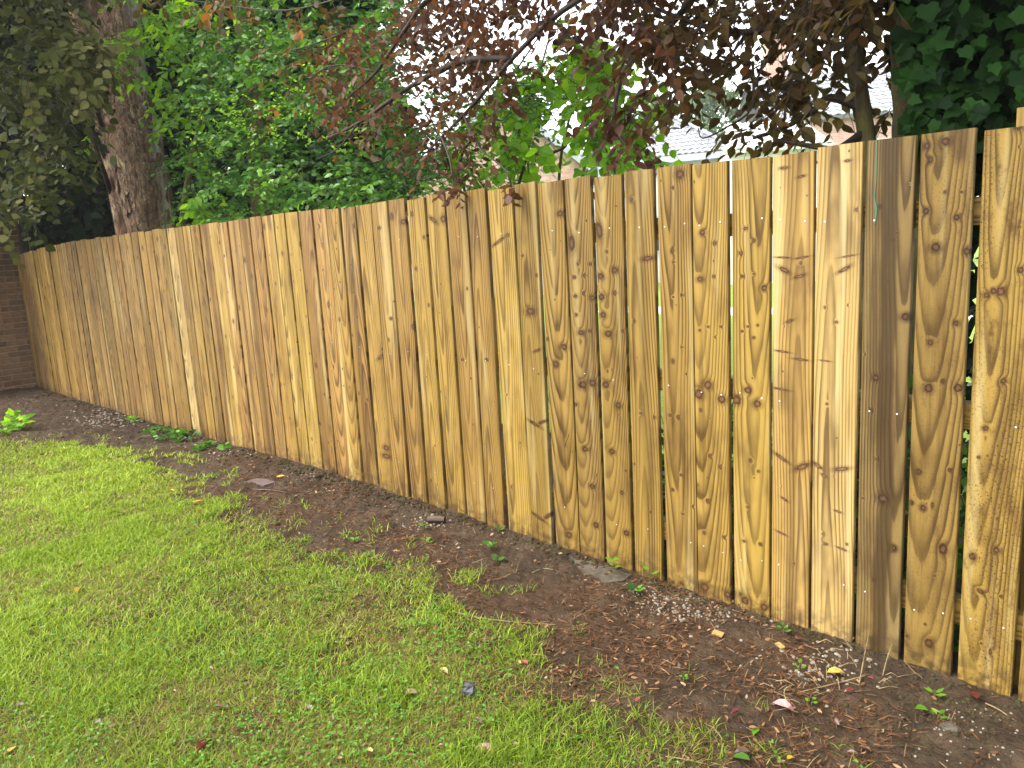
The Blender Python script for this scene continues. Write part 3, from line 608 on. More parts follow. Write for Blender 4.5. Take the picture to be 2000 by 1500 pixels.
# ---- big tree with flaking bark, leaning left
TY = 1.5
rows = [(470, 252, 342), (400, 240, 336), (330, 222, 326), (280, 204, 316), (240, 198, 306), (205, 194, 296), (165, 186, 287), (120, 176, 280), (60, 166, 276), (0, 152, 272), (-120, 120, 262), (-300, 90, 250), (-520, 90, 240)]
base_c = atY(297, 470, TY); TREE = thing('plane_tree', 'thick leaning tree trunk with flaking reddish brown bark behind the fence at left', 'tree', (base_c[0], TY, 0.06))
ring_V = []; tin = []; ns = 22; rr = np.random.RandomState(5)
pr = []
for (y, xl, xr) in rows:
    c_ = atY((xl+xr)/2, y, TY); pr.append((c_, (xr-xl)/2*float((c_-CP)@FW)/F*.97))
pr = [(np.array([pr[0][0][0]+0.05, TY, -0.1]), pr[0][1]*1.25)]+pr
pp = []
for i in range(len(pr)-1):
    for s in range(5): t = s/5; pp.append((pr[i][0]*(1-t)+pr[i+1][0]*t, pr[i][1]*(1-t)+pr[i+1][1]*t))
pp.append(pr[-1])
tocam2 = math.atan2(CP[1]-TY, CP[0]-base_c[0])
for i, (c_, r_) in enumerate(pp):
    for k in range(ns):
        th = 2*pi*k/ns; bump = 1+0.10*(vnoise(np.array([th*1.5]), np.array([c_[2]*1.4]), 1.6, 1)[0]-.5)+0.08*(vnoise(np.array([k*0.9]), np.array([c_[2]*4.0]), 1.0, 2)[0]-.5)
        d_ = ((th-tocam2-0.95+pi) % (2*pi))-pi          # grey dead wood on the right flank
        d2 = ((th-tocam2+0.35+pi) % (2*pi))-pi          # burr
        bump += 0.13*math.exp(-(d2/0.5)**2-((c_[2]-3.2)/0.22)**2)
        ring_V.append(c_+np.array([cos(th), sin(th), 0])*r_*bump)
        tin.append(max(0.0, 1-abs(d_)/0.42)*(1.0 if c_[2] > 2.0 else 0.6))
m_ = len(pp); i = np.arange(m_*ns).reshape(m_, ns)
Fc = np.stack([i[:-1], np.roll(i[:-1], -1, 1), np.roll(i[1:], -1, 1), i[1:]], -1).reshape(-1, 4)
sub('trunk', mesh('trunk', np.array(ring_V), Fc, tin, True), M['bark'], TREE)
# loose bark plates
mb = MB()
for _ in range(260):
    j = rr.randint(6, len(pp)-20); c_, r_ = pp[j]; th = tocam2+rr.uniform(-1.3, 1.3); ax_ = np.array([cos(th), sin(th), 0]); tg = np.array([-sin(th), cos(th), 0]); s1 = rr.uniform(.02, .07); s2 = rr.uniform(.04, .12)
    p0 = c_+ax_*(r_*1.015)+np.array([0, 0, rr.uniform(-.1, .1)])
    P_ = [p0+tg*s1*cos(a)*(0.7+.5*rr.rand())+np.array([0, 0, 1])*s2*sin(a)*(0.7+.5*rr.rand())+ax_*rr.uniform(0, .016) for a in np.linspace(0, 2*pi, 7)[:-1]]
    mb.add(P_, [tuple(range(6))], 0.0)
sub('bark_plate', mb.mesh('bark_plate'), M['bark'], TREE, kind='stuff')

# ---- olive-leaved tree hanging in at the upper left
OT = thing('olive_leaved_tree', 'tree with drooping dull olive leaves filling the upper left above the brick wall', 'tree', (-11.3, 1.3, 0.06))
q, r = limb([(-11.3, 1.3, 0), (-11.2, 1.25, 2.0), (-11.25, 1.1, 4.2), (-11.0, 0.8, 6.5)], 0.16, 0.07); mb = MB(); mb.tube(q, r, 9); sub('trunk', mb.mesh('trunk', True), M['bark'], OT)
polyA = [(-260, -420), (125, -420), (140, 20), (175, 110), (165, 180), (148, 240), (138, 300), (108, 350), (125, 395), (80, 430), (40, 445), (-260, 480)]
B = fill(polyA, 900, 8.4, 11.6, 'D', 90, 1); Ls, ln = twigs(B, rdir(len(B), (0.4, -0.5, -0.3)), RS.uniform(.3, .6, len(B)), 9, 0.095, .5, .9, (0.1, 1.0), face=0.5)
B2 = fill([(60, 60), (215, 70), (195, 120), (180, 200), (120, 150)], 60, 8.2, 9.2, 'D'); L2, ln2 = twigs(B2, rdir(len(B2), (0.5, -0.4, -0.3)), RS.uniform(.2, .4, len(B2)), 9, 0.10, .5, .9, (0.5, 1.0), face=0.5)
foliage(OT, T_RD, cat(Ls, L2), M['beech'], 260); sub('twig', twigmesh('twig', np.concatenate([ln, ln2]), .005, .0015), M['twig'], OT, kind='stuff')
mb = MB()
for k in range(7):
    e = fill(polyA, 1, 9, 11, 'D')[0]; q, r = limb([(-11.22, 1.15, 2.5+k*.45), ((-11.2+e[0])/2, (1.1+e[1])/2, (3.2+k*.4+e[2])/2+.3), e], .035, .008); mb.tube(q, r, 5)
sub('limb', mb.mesh('limb', True), M['twig'], OT)
# ---- dark evergreen hedge behind
HG = thing('evergreen_hedge', 'very dark dense evergreen hedge standing behind the left end of the fence', 'hedge', (-14, 2.6, 0.06))
def hedgeleaf(poly, n, a, b, mode, size, tint, face=0.8):
    P_ = fill(poly, n, a, b, mode); return (P_, RS.normal(0, 1, (n, 3))+(0, 0, -.4), nrmz(RS.normal(0, .6, (n, 3))+face*nrmz(CP-P_)+(0, 0, .3)), size*RS.uniform(.6, 1.2, n), RS.uniform(*tint, n))
pb = [(-300, -500), (420, -500), (420, 460), (-300, 560)]
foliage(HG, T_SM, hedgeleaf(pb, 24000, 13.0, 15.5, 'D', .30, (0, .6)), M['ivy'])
mb = MB()
for xq in (20, 120, 215, 330):
    b = atD(xq, 420, 14.2); q, r = limb([(b[0], b[1], 0), (b[0]+.1, b[1], 2.5), (b[0], b[1]+.1, 5)], .09, .04); mb.tube(q, r, 6)
sub('stem', mb.mesh('stem', True), M['twig'], HG)

# ---- glossy green climber-covered tree
GT = thing('climber_clad_tree', 'tree smothered in small glossy green leaves behind the fence right of the thick trunk', 'tree', (-6.3, 1.2, 0.06))
tb = atY(520, 400, 1.5); q, r = limb([(tb[0], 1.5, 0), (tb[0]-.05, 1.5, 2), (tb[0]+.1, 1.45, 3.5), (tb[0], 1.4, 6)], .17, .09); mb = MB(); mb.tube(q, r, 9)
sub('trunk', mb.mesh('trunk', True), M['plumbark'], GT)
pc = [(365, 440), (345, 335), (350, 250), (345, 170), (365, 110), (420, 60), (410, -420), (900, -420), (800, -20), (805, 70), (770, 140), (800, 230), (835, 330), (800, 385), (600, 410), (430, 435)]
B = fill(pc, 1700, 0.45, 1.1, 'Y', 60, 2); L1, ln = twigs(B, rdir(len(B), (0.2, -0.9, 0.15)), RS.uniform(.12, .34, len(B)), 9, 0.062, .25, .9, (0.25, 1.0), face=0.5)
B = fill(pc, 900, 1.0, 2.0, 'Y'); L3, ln3 = twigs(B, rdir(len(B), (0, -0.5, 0)), RS.uniform(.2, .4, len(B)), 9, 0.085, .25, .9, (0, .55), face=0.7)  # deep leaves tinted darker to suggest the shade inside the crown
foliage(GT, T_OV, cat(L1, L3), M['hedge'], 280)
sub('twig', twigmesh('twig', ln, .003, .001), M['greentwig'], GT, kind='stuff')
# pale new shoots standing out of it
B = fill([(400, 190), (560, 180), (700, 60), (740, 250), (700, 330), (560, 300), (400, 320), (360, 340)], 90, 0.4, 0.6, 'Y'); L4, ln4 = twigs(B, rdir(len(B), (-.3, -.5, .7)), RS.uniform(.12, .3, len(B)), 10, 0.036, .1, .8, (0.85, 1.0), face=.3)
foliage(GT, T_OV, L4, M['lime'], 0, 'new_shoot'); sub('shoot_stem', twigmesh('shoot_stem', ln4, .0025, .001), M['lime'], GT, kind='stuff')
# dark hedge mass behind it
H2 = thing('shaded_hedge', 'dark green shaded hedge seen through the gaps of the climber clad tree', 'hedge', (-8, 3.2, 0.06))
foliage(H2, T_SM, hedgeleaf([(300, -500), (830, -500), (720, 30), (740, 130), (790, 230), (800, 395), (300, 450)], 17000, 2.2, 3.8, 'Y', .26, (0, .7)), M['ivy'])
mb = MB()
for xq in (400, 520, 640, 740):
    b = atY(xq, 390, 3.0); q, r = limb([(b[0], b[1], 0), (b[0]+.1, b[1], 2.5), (b[0], b[1]+.1, 4.5)], .07, .03); mb.tube(q, r, 6)
sub('stem', mb.mesh('stem', True), M['twig'], H2)

# ---- young tree with bright green leaves in front of the thick trunk
YT = thing('bright_leaved_tree', 'young tree with bright lime green leaves hanging beside the thick brown trunk', 'tree', (-8.3, 0.9, 0.06))
yb = atY(350, 420, 0.9); e1 = atY(330, 40, 0.95); q, r = limb([(yb[0], .9, 0), (yb[0]-.05, .9, 1.8), atY(400, 200, .9), atY(430, 60, .9), atY(440, -200, .9)], .04, .02); mb = MB(); mb.tube(q, r, 7)
q, r = limb([atY(425, 80, .9), atY(360, 25, .95), atY(270, 60, 1.0)], .012, .005); mb.tube(q, r, 5); sub('trunk', mb.mesh('trunk', True), M['greentwig'], YT)
B = np.concatenate([fill([(228, 70), (280, 20), (400, 5), (432, 30), (425, 75), (340, 85), (300, 120), (250, 130)], 70, .7, 1.15), fill([(270, 130), (345, 130), (400, 240), (420, 300), (340, 290), (300, 190)], 26, .75, 1.0), fill([(352, 390), (430, 380), (420, 425), (360, 432)], 12, .5, .75), fill([(145, 265), (200, 262), (200, 290)], 4, 1.0, 1.2), fill([(200, -250), (480, -250), (430, 10), (240, 10)], 90, .6, 1.5)])
L, ln = twigs(B, rdir(len(B), (0, -.5, -.2)), RS.uniform(.18, .36, len(B)), 8, .105, .6, .8, (0.1, 1.0), face=.4)
foliage(YT, T_OV, L, M['lime'], 220); sub('twig', twigmesh('twig', ln, .004, .0012), M['greentwig'], YT, kind='stuff')

# ---- light green broad-leaved shrub over the middle of the fence
LS = thing('broad_leaved_shrub', 'light green broad leaved shrub backlit behind the middle of the fence', 'shrub', (-3.4, 1.1, 0.05))
mb = MB()
for pts_ in ([(1000, 900), (1003, 500), (990, 280), (968, 180), (1010, 60)], [(1040, 900), (1035, 450), (1033, 250), (1060, 120), (1090, 20)], [(975, 900), (960, 420), (905, 330), (880, 260), (850, 200)], [(1120, 900), (1130, 420), (1160, 260), (1190, 160)], [(1080, 800), (1090, 380), (1110, 240), (1150, 130), (1175, 60)]):
    q, r = limb([atY(x, y, 1.1+.1*k) for k, (x, y) in enumerate(pts_)], .013, .005); mb.tube(q, r, 5)
sub('stem', mb.mesh('stem', True), M['greentwig'], LS)
pe = [(850, 372), (880, 270), (950, 190), (1030, 120), (1120, 70), (1190, 80), (1225, 160), (1262, 210), (1268, 310), (1215, 335), (1150, 300), (1120, 230), (1060, 300), (1040, 352)]
B = np.concatenate([fill(pe, 230, .6, 1.7, 'Y', 40, 3), fill([(1150, 180), (1240, 160), (1268, 230), (1265, 310), (1200, 330), (1150, 330)], 32, .6, 1.2)]); L, ln = twigs(B, rdir(len(B), (0, -.2, -.1)), RS.uniform(.12, .3, len(B)), 5, .085, .4, .9, (0, 1), face=.4)
foliage(LS, T_RD, L, M['lime'], 250); sub('twig', twigmesh('twig', ln, .003, .001), M['greentwig'], LS, kind='stuff')
# ---- wispy small-leaved shrub between
WS = thing('small_leaved_shrub', 'wispy shrub of tiny green leaves and bare twigs above the fence left of centre', 'shrub', (-4.2, .8, .05))
mb = MB()
for pts_ in ([(940, 900), (915, 420), (880, 330), (855, 260), (800, 150)], [(800, 900), (800, 420), (770, 300), (720, 200)], [(1010, 900), (1010, 370), (1100, 290), (1180, 180), (1240, 90)], [(880, 900), (890, 380), (930, 260), (1000, 150), (1060, 60)]):
    q, r = limb([atY(x, y, .75) for (x, y) in pts_], .012, .004); mb.tube(q, r, 5)
sub('stem', mb.mesh('stem', True), M['twig'], WS)
B = fill([(690, 380), (720, 240), (760, 60), (830, 90), (880, 200), (1010, 140), (1180, 100), (1170, 200), (1010, 300), (1010, 360), (800, 385)], 520, .5, 1.5, 'Y', 45, 4); L, ln = twigs(B, rdir(len(B), (0, 0, .3)), RS.uniform(.12, .3, len(B)), 9, .040, .2, .9, (.3, 1), face=.2)
foliage(WS, T_OV, L, M['hedge'], 150); sub('twig', twigmesh('twig', ln, .003, .001), M['twig'], WS, kind='stuff')

# ---- copper-leaved plum overhanging the fence
PL = thing('copper_plum_tree', 'plum tree with copper purple leaves and dark branches overhanging the middle of the fence', 'tree', (-1.35, .75, .03))
mb = MB(); q, r = limb([(-1.22, .72, 0), atY(1702, 420, .72), atY(1692, 270, .72), atY(1680, 190, .72), atY(1668, 110, .70), atY(1655, 0, .68), atY(1640, -160, .65), atY(1625, -400, .6)], .040, .029, steps=5); mb.tube(q, r, 10, 0, .18)
sub('trunk', mb.mesh('trunk', True), M['plumbark'], PL)
LIMBS = [[(1655, 0, .68), (1632, 17, .6), (1545, 52, .5), (1457, 63, .45), (1370, 50, .4), (1290, 20, .35), (1180, -20, .3)], [(1640, -160, .65), (1450, -120, .5), (1250, -60, .3), (1100, 20, .25), (1005, 110, .2), (950, 175, .15), (905, 225, .1), (862, 268, .05)],
    [(1000, 115, .2), (900, 120, .15), (800, 170, .1), (700, 240, .05), (640, 270, .05)], [(1250, -60, .3), (1000, -60, .2), (850, -10, .15), (790, 60, .12), (735, 140, .1), (680, 190, .1)], [(1450, -120, .5), (1300, 60, .5), (1220, 140, .45), (1200, 240, .4), (1230, 290, .35)],
    [(1690, 215, .72), (1620, 190, .65), (1590, 215, .6), (1531, 250, .55), (1470, 270, .5)], [(1690, 255, .72), (1640, 290, .6), (1600, 288, .5), (1510, 272, .45)], [(1640, -160, .65), (1700, -200, .3), (1800, -240, -.3)], [(1625, -400, .6), (1400, -420, .1), (1100, -380, -.5)], [(1625, -400, .6), (1550, -420, -.2), (1400, -450, -.9)]]
TW = [[(1457, 63, .45), (1420, 115, .4), (1345, 158, .35), (1308, 190, .3), (1302, 245, .28)], [(1470, 120, .5), (1468, 210, .45), (1420, 248, .42), (1373, 270, .4), (1364, 250, .4)], [(1545, 52, .5), (1480, 150, .45), (1500, 210, .42)], [(1370, 50, .4), (1330, 100, .38), (1300, 130, .35)], [(1590, 215, .6), (1560, 160, .55), (1590, 90, .5)], [(862, 268, .05), (878, 310, -.02), (884, 350, -.06), (890, 378, -.07)], [(905, 225, .1), (940, 290, .05), (985, 330, -.02), (998, 366, -.06)],
      [(862, 268, .05), (830, 300, .02), (790, 330, 0)], [(700, 240, .05), (660, 290, .02), (620, 310, .02)], [(735, 140, .1), (640, 130, .1), (560, 200, .1)], [(850, -10, .15), (700, -10, .15), (560, 20, .2), (440, 10, .3), (340, -5, .4)], [(680, 60, .12), (600, 90, .15), (480, 120, .2)], [(1302, 160, .3), (1250, 200, .3), (1225, 260, .3)], [(1531, 250, .55), (1540, 180, .5), (1575, 130, .5)], [(1600, 40, .6), (1560, 120, .6), (1530, 190, .58)]]
for Ls_, r0, r1 in ((LIMBS, .020, .007), (TW, .0065, .0022)):
    for l_ in Ls_:
        mb = MB(); q, r = limb([atY(*p) for p in l_], r0, r1, jit=.1); mb.tube(q, r, 6, 0, .15)
        sub('branch', mb.mesh('branch', True), M['twig'], PL)
def pl(poly, n, a, b, clump=0, k=0, size=.072, tint=(0, 1), cnt=7, lmin=.10, lmax=.26, droop=.7):
    B = fill(poly, n, a, b, 'Y', clump, k); return twigs(B, rdir(n, (-.3, -.2, -.3)), RS.uniform(lmin, lmax, n), cnt, size, droop, .8, tint, face=.15)
parts = [pl([(820, -260), (1330, -260), (1330, 80), (1290, 100), (1200, 95), (1060, 110), (960, 130), (880, 120), (800, 50)], 520, -.05, 1.2, 45, 5, .068, (0, .8)), pl([(1250, -260), (1735, -260), (1730, -10), (1700, 20), (1630, 30), (1560, 45), (1440, 60), (1370, 60), (1260, 80)], 420, .1, 1.2, 45, 5, .060, (.5, .93)), pl([(1440, -20), (1740, -20), (1730, 40), (1500, 60)], 60, .5, 1.3, 0, 5, .07, (.55, .9)),
    pl([(620, 80), (800, 10), (950, 130), (1040, 130), (1000, 200), (930, 260), (900, 330), (860, 350), (800, 260), (740, 330), (670, 290), (600, 190)], 165, -.1, .6, 35, 6, .062, (.2, .75)),
    pl([(1180, 190), (1250, 180), (1262, 250), (1235, 310), (1195, 260)], 16, .2, .5, tint=(.0, .7)), pl([(1290, 120), (1420, 110), (1400, 180), (1330, 230), (1290, 220)], 14, .2, .5, tint=(.5, 1)),
    pl([(1430, 100), (1560, 90), (1620, 150), (1540, 200), (1480, 170)], 30, .35, .8, tint=(.55, .95)), pl([(1200, 90), (1430, 70), (1420, 130), (1220, 140)], 16, .2, .7, tint=(.5, .95)), pl([(1570, 150), (1640, 150), (1635, 240), (1575, 220)], 9, .4, .8, tint=(.75, 1)), pl([(1450, 240), (1560, 235), (1570, 270), (1440, 280)], 7, .35, .6, tint=(.6, .95)), pl([(1715, 30), (1750, 30), (1750, 230), (1718, 230)], 10, .9, 1.3, tint=(.6, 1)),
    pl([(420, 0), (760, 0), (740, 160), (640, 160), (560, 240), (520, 200), (560, 90), (440, 110)], 30, .05, .35, tint=(.55, 1), size=.07), pl([(265, -20), (480, -30), (470, 5), (330, 22)], 12, .2, .5, tint=(.75, 1), size=.09),
    pl([(876, 368), (900, 368), (905, 388), (874, 392)], 4, -.10, -.05, cnt=6, size=.055, lmin=.04, lmax=.09, tint=(.3, .55)), pl([(990, 362), (1008, 362), (1008, 380), (990, 385)], 3, -.10, -.05, cnt=6, size=.055, lmin=.04, lmax=.09, tint=(.3, .5)),
    pl([(500, -1000), (1700, -1000), (1700, -560), (500, -560)], 420, -.6, 1.2, 120, 7, .10, (0, .8), 9, .3, .6)]
uB = np.stack([RS.uniform(-1.6, 1.6, 420), RS.uniform(-2.3, .4, 420), RS.uniform(3.9, 5.0, 420)], 1); parts.append(twigs(uB, rdir(420, (-.3, -.2, -.3)), RS.uniform(.3, .6, 420), 9, .10, .4, .8, (0, .8)))  # unseen leaves overhead, added to shade the right of the lawn
foliage(PL, T_OV, cat(*[p[0] for p in parts]), M['plum'], 300)
sub('twig', twigmesh('twig', np.concatenate([p[1] for p in parts]), .0022, .0009), M['twig'], PL, kind='stuff')

# ---- ivy-clad trunk at the right
IV = thing('ivy_clad_tree', 'tree trunk buried in dark glossy ivy rising behind the right end of the fence', 'tree', (-.75, .8, .01))
mb = MB(); q, r = limb([(atY(1778, 700, .8)[0], .8, 0), atY(1775, 420, .8), atY(1768, 270, .8), atY(1766, 150, .8), atY(1760, 40, .8), atY(1755, -150, .8), atY(1760, -500, .8)], .052, .04, steps=5); mb.tube(q, r, 10, 0, .2)
sub('trunk', mb.mesh('trunk', True), M['plumbark'], IV)
pi_ = [(1792, 300), (1775, 230), (1790, 170), (1755, 100), (1750, -420), (2300, -420), (2300, 330), (1950, 330), (1920, 290)]
def ivy(poly, n, a, b, size, tint, dn=.6, fc=1.0):
    P_ = fill(poly, n, a, b); return (P_, nrmz(RS.normal(0, .5, (n, 3))+(0, 0, -dn)), nrmz(RS.normal(0, .35, (n, 3))+fc*nrmz(CP-P_)+(0, 0, .35)), size*RS.uniform(.6, 1.2, n), RS.uniform(*tint, n))
foliage(IV, T_IV, cat(ivy(pi_, 1300, .42, .75, .072, (.1, 1)), ivy([(1765, 60), (1850, 40), (1830, 280), (1780, 290)], 110, .45, .65, .075, (.5, 1)), ivy(pi_, 1500, .8, 1.5, .13, (0, .4))), M['ivy'], 300)  # back layer of leaves has a darker tint, shade painted into the gaps
H3 = thing('ivy_thicket', 'dark thicket of ivy filling the space behind the ivy clad tree at right', 'hedge', (0.3, 1.8, 0))
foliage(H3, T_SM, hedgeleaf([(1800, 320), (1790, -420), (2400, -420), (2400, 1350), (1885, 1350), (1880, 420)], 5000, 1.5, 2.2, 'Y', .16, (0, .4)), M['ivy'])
mb = MB()
for xq in (1870, 1960, 2060):
    b = atY(xq, 300, 1.9); q, r = limb([(b[0], b[1], 0), (b[0], b[1], 2), (b[0]+.05, b[1], 3.4)], .05, .02); mb.tube(q, r, 6)
sub('stem', mb.mesh('stem', True), M['twig'], H3)

# ---- undergrowth on the far side of the fence, seen through the gaps
UG = thing('undergrowth', 'low tangle of green weeds and ivy behind the gaps at the right end of the fence', 'undergrowth', (-.6, .5, 0))
n = 4600; P_ = np.stack([RS.uniform(-2.6, .5, n), RS.uniform(.14, 1.1, n), 0.02+1.0*RS.rand(n)**2.0], 1); P_[:, 2] *= np.interp(P_[:, 0], [-2.6, -1.2, 0], [.45, .8, 1.3])
foliage(UG, T_OV, (P_, RS.normal(0, 1, (n, 3))+(0, 0, .5), RS.normal(0, .6, (n, 3))+(0, -.4, .5), .07*RS.uniform(.5, 1.3, n), RS.uniform(.1, .9, n)), M['hedge'])
ln = np.stack([np.stack([RS.uniform(-2.6, .5, 130), RS.uniform(.15, 1.0, 130), np.zeros(130)], 1)]*3, 1); ln[:, 1] += RS.normal(0, .06, (130, 3))+(0, 0, .35); ln[:, 2] += RS.normal(0, .14, (130, 3))+(0, 0, .8)
sub('stem', twigmesh('stem', ln, .004, .0015), M['twig'], UG, kind='stuff')

# ------------------------------------------------------------------ houses and trees beyond
def frame_at(px, D):
    b = atD(px, 470, D); d = b-CP; d[2] = 0; d /= np.linalg.norm(d); rx = np.array([d[1], -d[0], 0.0]); return np.array([b[0], b[1], 0.1]), rx, d
def local(px, D, yaw=0.0):
    o_, rx, d = frame_at(px, D); c, s_ = cos(yaw), sin(yaw); ex = rx*c+d*s_; ey = d*c-rx*s_
    return o_, np.stack([ex, ey, [0, 0, 1.0]], 1)
def brickwork(mb, x0, x1, z0, z1, y, R, o_, inside=lambda x, z: True):
    rowsN = int((z1-z0)/.075)
    for r_ in range(rowsN):
        z = z0+r_*.075; x = x0-(0.1125 if r_ % 2 else 0)
        while x < x1:
            a = max(x, x0)+.005; b = min(x+.225, x1)-.005
            if b-a > .04 and inside((a+b)/2, z+.04):
                yy = y-.008-.004*random.random()
                V = np.array([(a, yy, z+.005), (b, yy, z+.005), (b, yy, z+.07), (a, yy, z+.07), (a, y+.01, z+.005), (b, y+.01, z+.005), (b, y+.01, z+.07), (a, y+.01, z+.07)])@R.T+o_
                mb.add(V, [(0, 1, 2, 3), (0, 4, 5, 1), (1, 5, 6, 2), (2, 6, 7, 3), (3, 7, 4, 0)], random.random())
            x += .225
def tiled(mb, A, B_, Cc, nrow, w=.3, th=.035):
    """pantile courses on the roof plane from eaves edge A-B up to ridge points Cc=(C0, C1)"""
    A, B_, C0, C1 = [np.asarray(v, float) for v in (A, B_, *Cc)]
    nm = nrmz(np.cross(B_-A, C0-A)); nm = nm if nm[2] > 0 else -nm
    for r_ in range(nrow):
        t0, t1 = r_/nrow, (r_+1.12)/nrow
        l0, r0 = A+(C0-A)*t0, B_+(C1-B_)*t0; l1, r1 = A+(C0-A)*t1, B_+(C1-B_)*t1
        L_ = np.linalg.norm(r0-l0); k = max(1, int(L_/w)); u = (r0-l0)/max(L_, 1e-6); up_ = (l1-l0)-u*np.dot(l1-l0, u)
        for i in range(k):
            p = l0+u*(i*L_/k); wv = L_/k
            for (f0, f1, h0, h1) in ((0, .3, 0, 0), (.3, .5, 0, th), (.5, .8, th, th), (.8, 1, th, 0)):
                a = p+u*f0*wv+nm*(h0+.03); b = p+u*f1*wv+nm*(h1+.03); c = b+up_-nm*.03; d = a+up_-nm*.03
                mb.add([a, b, c, d, a-nm*.03, b-nm*.03], [(0, 1, 2, 3), (4, 5, 1, 0)], random.random()*.5+.25)
def slab(pts, nrm, t):
    pts = [np.asarray(p, float) for p in pts]; k = len(pts); V = pts+[p-np.asarray(nrm)*t for p in pts]
    return V, [tuple(range(k)), tuple(range(k, 2*k))[::-1]]+[(i, i+k, (i+1) % k+k, (i+1) % k) for i in range(k)]
# gabled brick house
o_, R = local(985, 23.0, radians(8)); H1 = thing('gabled_brick_house', 'pink brick house with a steep gable half hidden by shrubs beyond the fence', 'house', tuple(o_))
hw, ez, az = 2.75, 3.55, 5.7
ins = lambda x, z: z < ez or abs(x) < hw*(az-z)/(az-ez)-.06
mb = MB(); V = np.array([(-hw, 0, -.2), (hw, 0, -.2), (hw, 0, ez), (0, 0, az), (-hw, 0, ez)]); V = np.concatenate([V, V+(0, 7, 0)])
mb.add(V@R.T+o_, [(0, 1, 2, 3, 4), (9, 8, 7, 6, 5), (0, 5, 6, 1), (1, 6, 7, 2), (2, 7, 8, 3), (3, 8, 9, 4), (4, 9, 5, 0)]); sub('wall', mb.mesh('wall'), M['farmortar'], H1)
mb = MB(); brickwork(mb, -hw, hw, 1.2, az, 0, R, o_, ins); sub('brick', mb.mesh('brick'), M['farbrick'], H1, kind='stuff')
for s_ in (-1, 1):
    mb = MB(); k = (az-ez)/hw; e = np.array([(s_*(hw+.35), -.25, ez-.35*k), (s_*(hw+.35), 7.2, ez-.35*k), (0, 7.2, az), (0, -.25, az)])+(0, 0, .05)
    V, Fq = slab(e@R.T+o_, np.array([s_*k, 0, 1])@R.T/np.hypot(k, 1), .12); mb.add(V, Fq); rf = sub('roof', mb.mesh('roof'), M['tile'], H1)
    mb = MB(); tiled(mb, e[1 if s_ > 0 else 0]@R.T+o_, e[0 if s_ > 0 else 1]@R.T+o_, ((e[2 if s_ > 0 else 3]@R.T+o_), (e[3 if s_ > 0 else 2]@R.T+o_)), 14); t_ = obj('roof_tile', mb.mesh('roof_tile'), M['tile'], rf, kind='stuff')
    mb = MB(); V = [(s_*(hw+.36), -.29, ez-.35*k-.12), (s_*(hw+.36), -.29, ez-.35*k+.1), (0, -.29, az+.1), (0, -.29, az-.14)]; V, Fq = slab(np.array(V)@R.T+o_, R[:, 1]*-1, .035); mb.add(V, Fq); sub('bargeboard', mb.mesh('bargeboard'), M['fascia'], H1)
for zz_ in (1.5,):
    wn = MB(); 
    for (a, b) in (((-.62, -.05, zz_-.07), (.62, .02, zz_)), ((-.62, -.05, zz_+1.1), (.62, .02, zz_+1.17)), ((-.62, -.05, zz_), (-.55, .02, zz_+1.1)), ((.55, -.05, zz_), (.62, .02, zz_+1.1)), ((-.03, -.045, zz_), (.03, .02, zz_+1.1))): wn.box(a, b, 0, R, o_)
    w_ = sub('window', wn.mesh('window'), M['palecladding'], H1)
    for sx_ in (-1, 1):
        pn = MB(); pn.box((min(sx_*.04, sx_*.54), -.02, zz_+.01), (max(sx_*.04, sx_*.54), -.012, zz_+1.09), 0, R, o_); obj('pane', pn.mesh('pane'), M['glass'], w_)
# bungalow with a hipped grey tiled roof
D2 = 27.0; o_, R = local(1270, D2, radians(-12)); H2_ = thing('tiled_bungalow', 'low building with a hipped grey pantile roof above the fence right of centre', 'house', tuple(o_))
ev = 4.15; rg = 5.75; hw = 2.55; dp = 4.4
mb = MB(); mb.box((-hw, 0, -.2), (hw, dp, ev), 0, R, o_); sub('wall', mb.mesh('wall'), M['palecladding'], H2_)
E_ = [np.array(v) for v in ((-hw-.3, -.3, ev), (hw+.3, -.3, ev), (hw+.3, dp+.3, ev), (-hw-.3, dp+.3, ev))]; Rg = [np.array((-.35, dp/2, rg)), np.array((.35, dp/2, rg))]
mb = MB(); V = np.array(E_+Rg+[e-(0, 0, .1) for e in E_])@R.T+o_; mb.add(V, [(0, 1, 5, 4), (1, 2, 5), (2, 3, 4, 5), (3, 0, 4), (0, 6, 7, 1), (1, 7, 8, 2), (2, 8, 9, 3), (3, 9, 6, 0), (9, 8, 7, 6)]); rf = sub('roof', mb.mesh('roof'), M['tile'], H2_)
W_ = lambda v: np.asarray(v)@R.T+o_
for (a, b, c, d, nr) in ((0, 1, 0, 1, 11), (1, 2, 1, 1, 11), (3, 0, 0, 0, 11)):
    mb = MB(); tiled(mb, W_(E_[a]), W_(E_[b]), (W_(Rg[c]), W_(Rg[d])), nr, .21, .03); obj('roof_tile', mb.mesh('roof_tile'), M['tile'], rf, kind='stuff')
mb = MB()
for a, b in ((1, 1), (0, 0)): mb.tube([W_(E_[a])+(0, 0, .05), W_(Rg[b])+(0, 0, .08)], .08, 6)
mb.tube([W_(Rg[0])+(0, 0, .08), W_(Rg[1])+(0, 0, .08)], .09, 6); obj('ridge_tile', mb.mesh('ridge_tile', True), M['tile'], rf)
mb = MB(); mb.box((-hw-.36, -.36, ev-.22), (hw+.36, -.305, ev-.02), 0, R, o_); sub('gutter', mb.mesh('gutter'), M['fascia'], H2_)
wn = MB()
for (a, b) in (((-.9, -.04, 1.0), (.9, .02, 1.08)), ((-.9, -.04, 2.2), (.9, .02, 2.28)), ((-.9, -.04, 1.08), (-.82, .02, 2.2)), ((.82, -.04, 1.08), (.9, .02, 2.2))): wn.box(a, b, 0, R, o_)
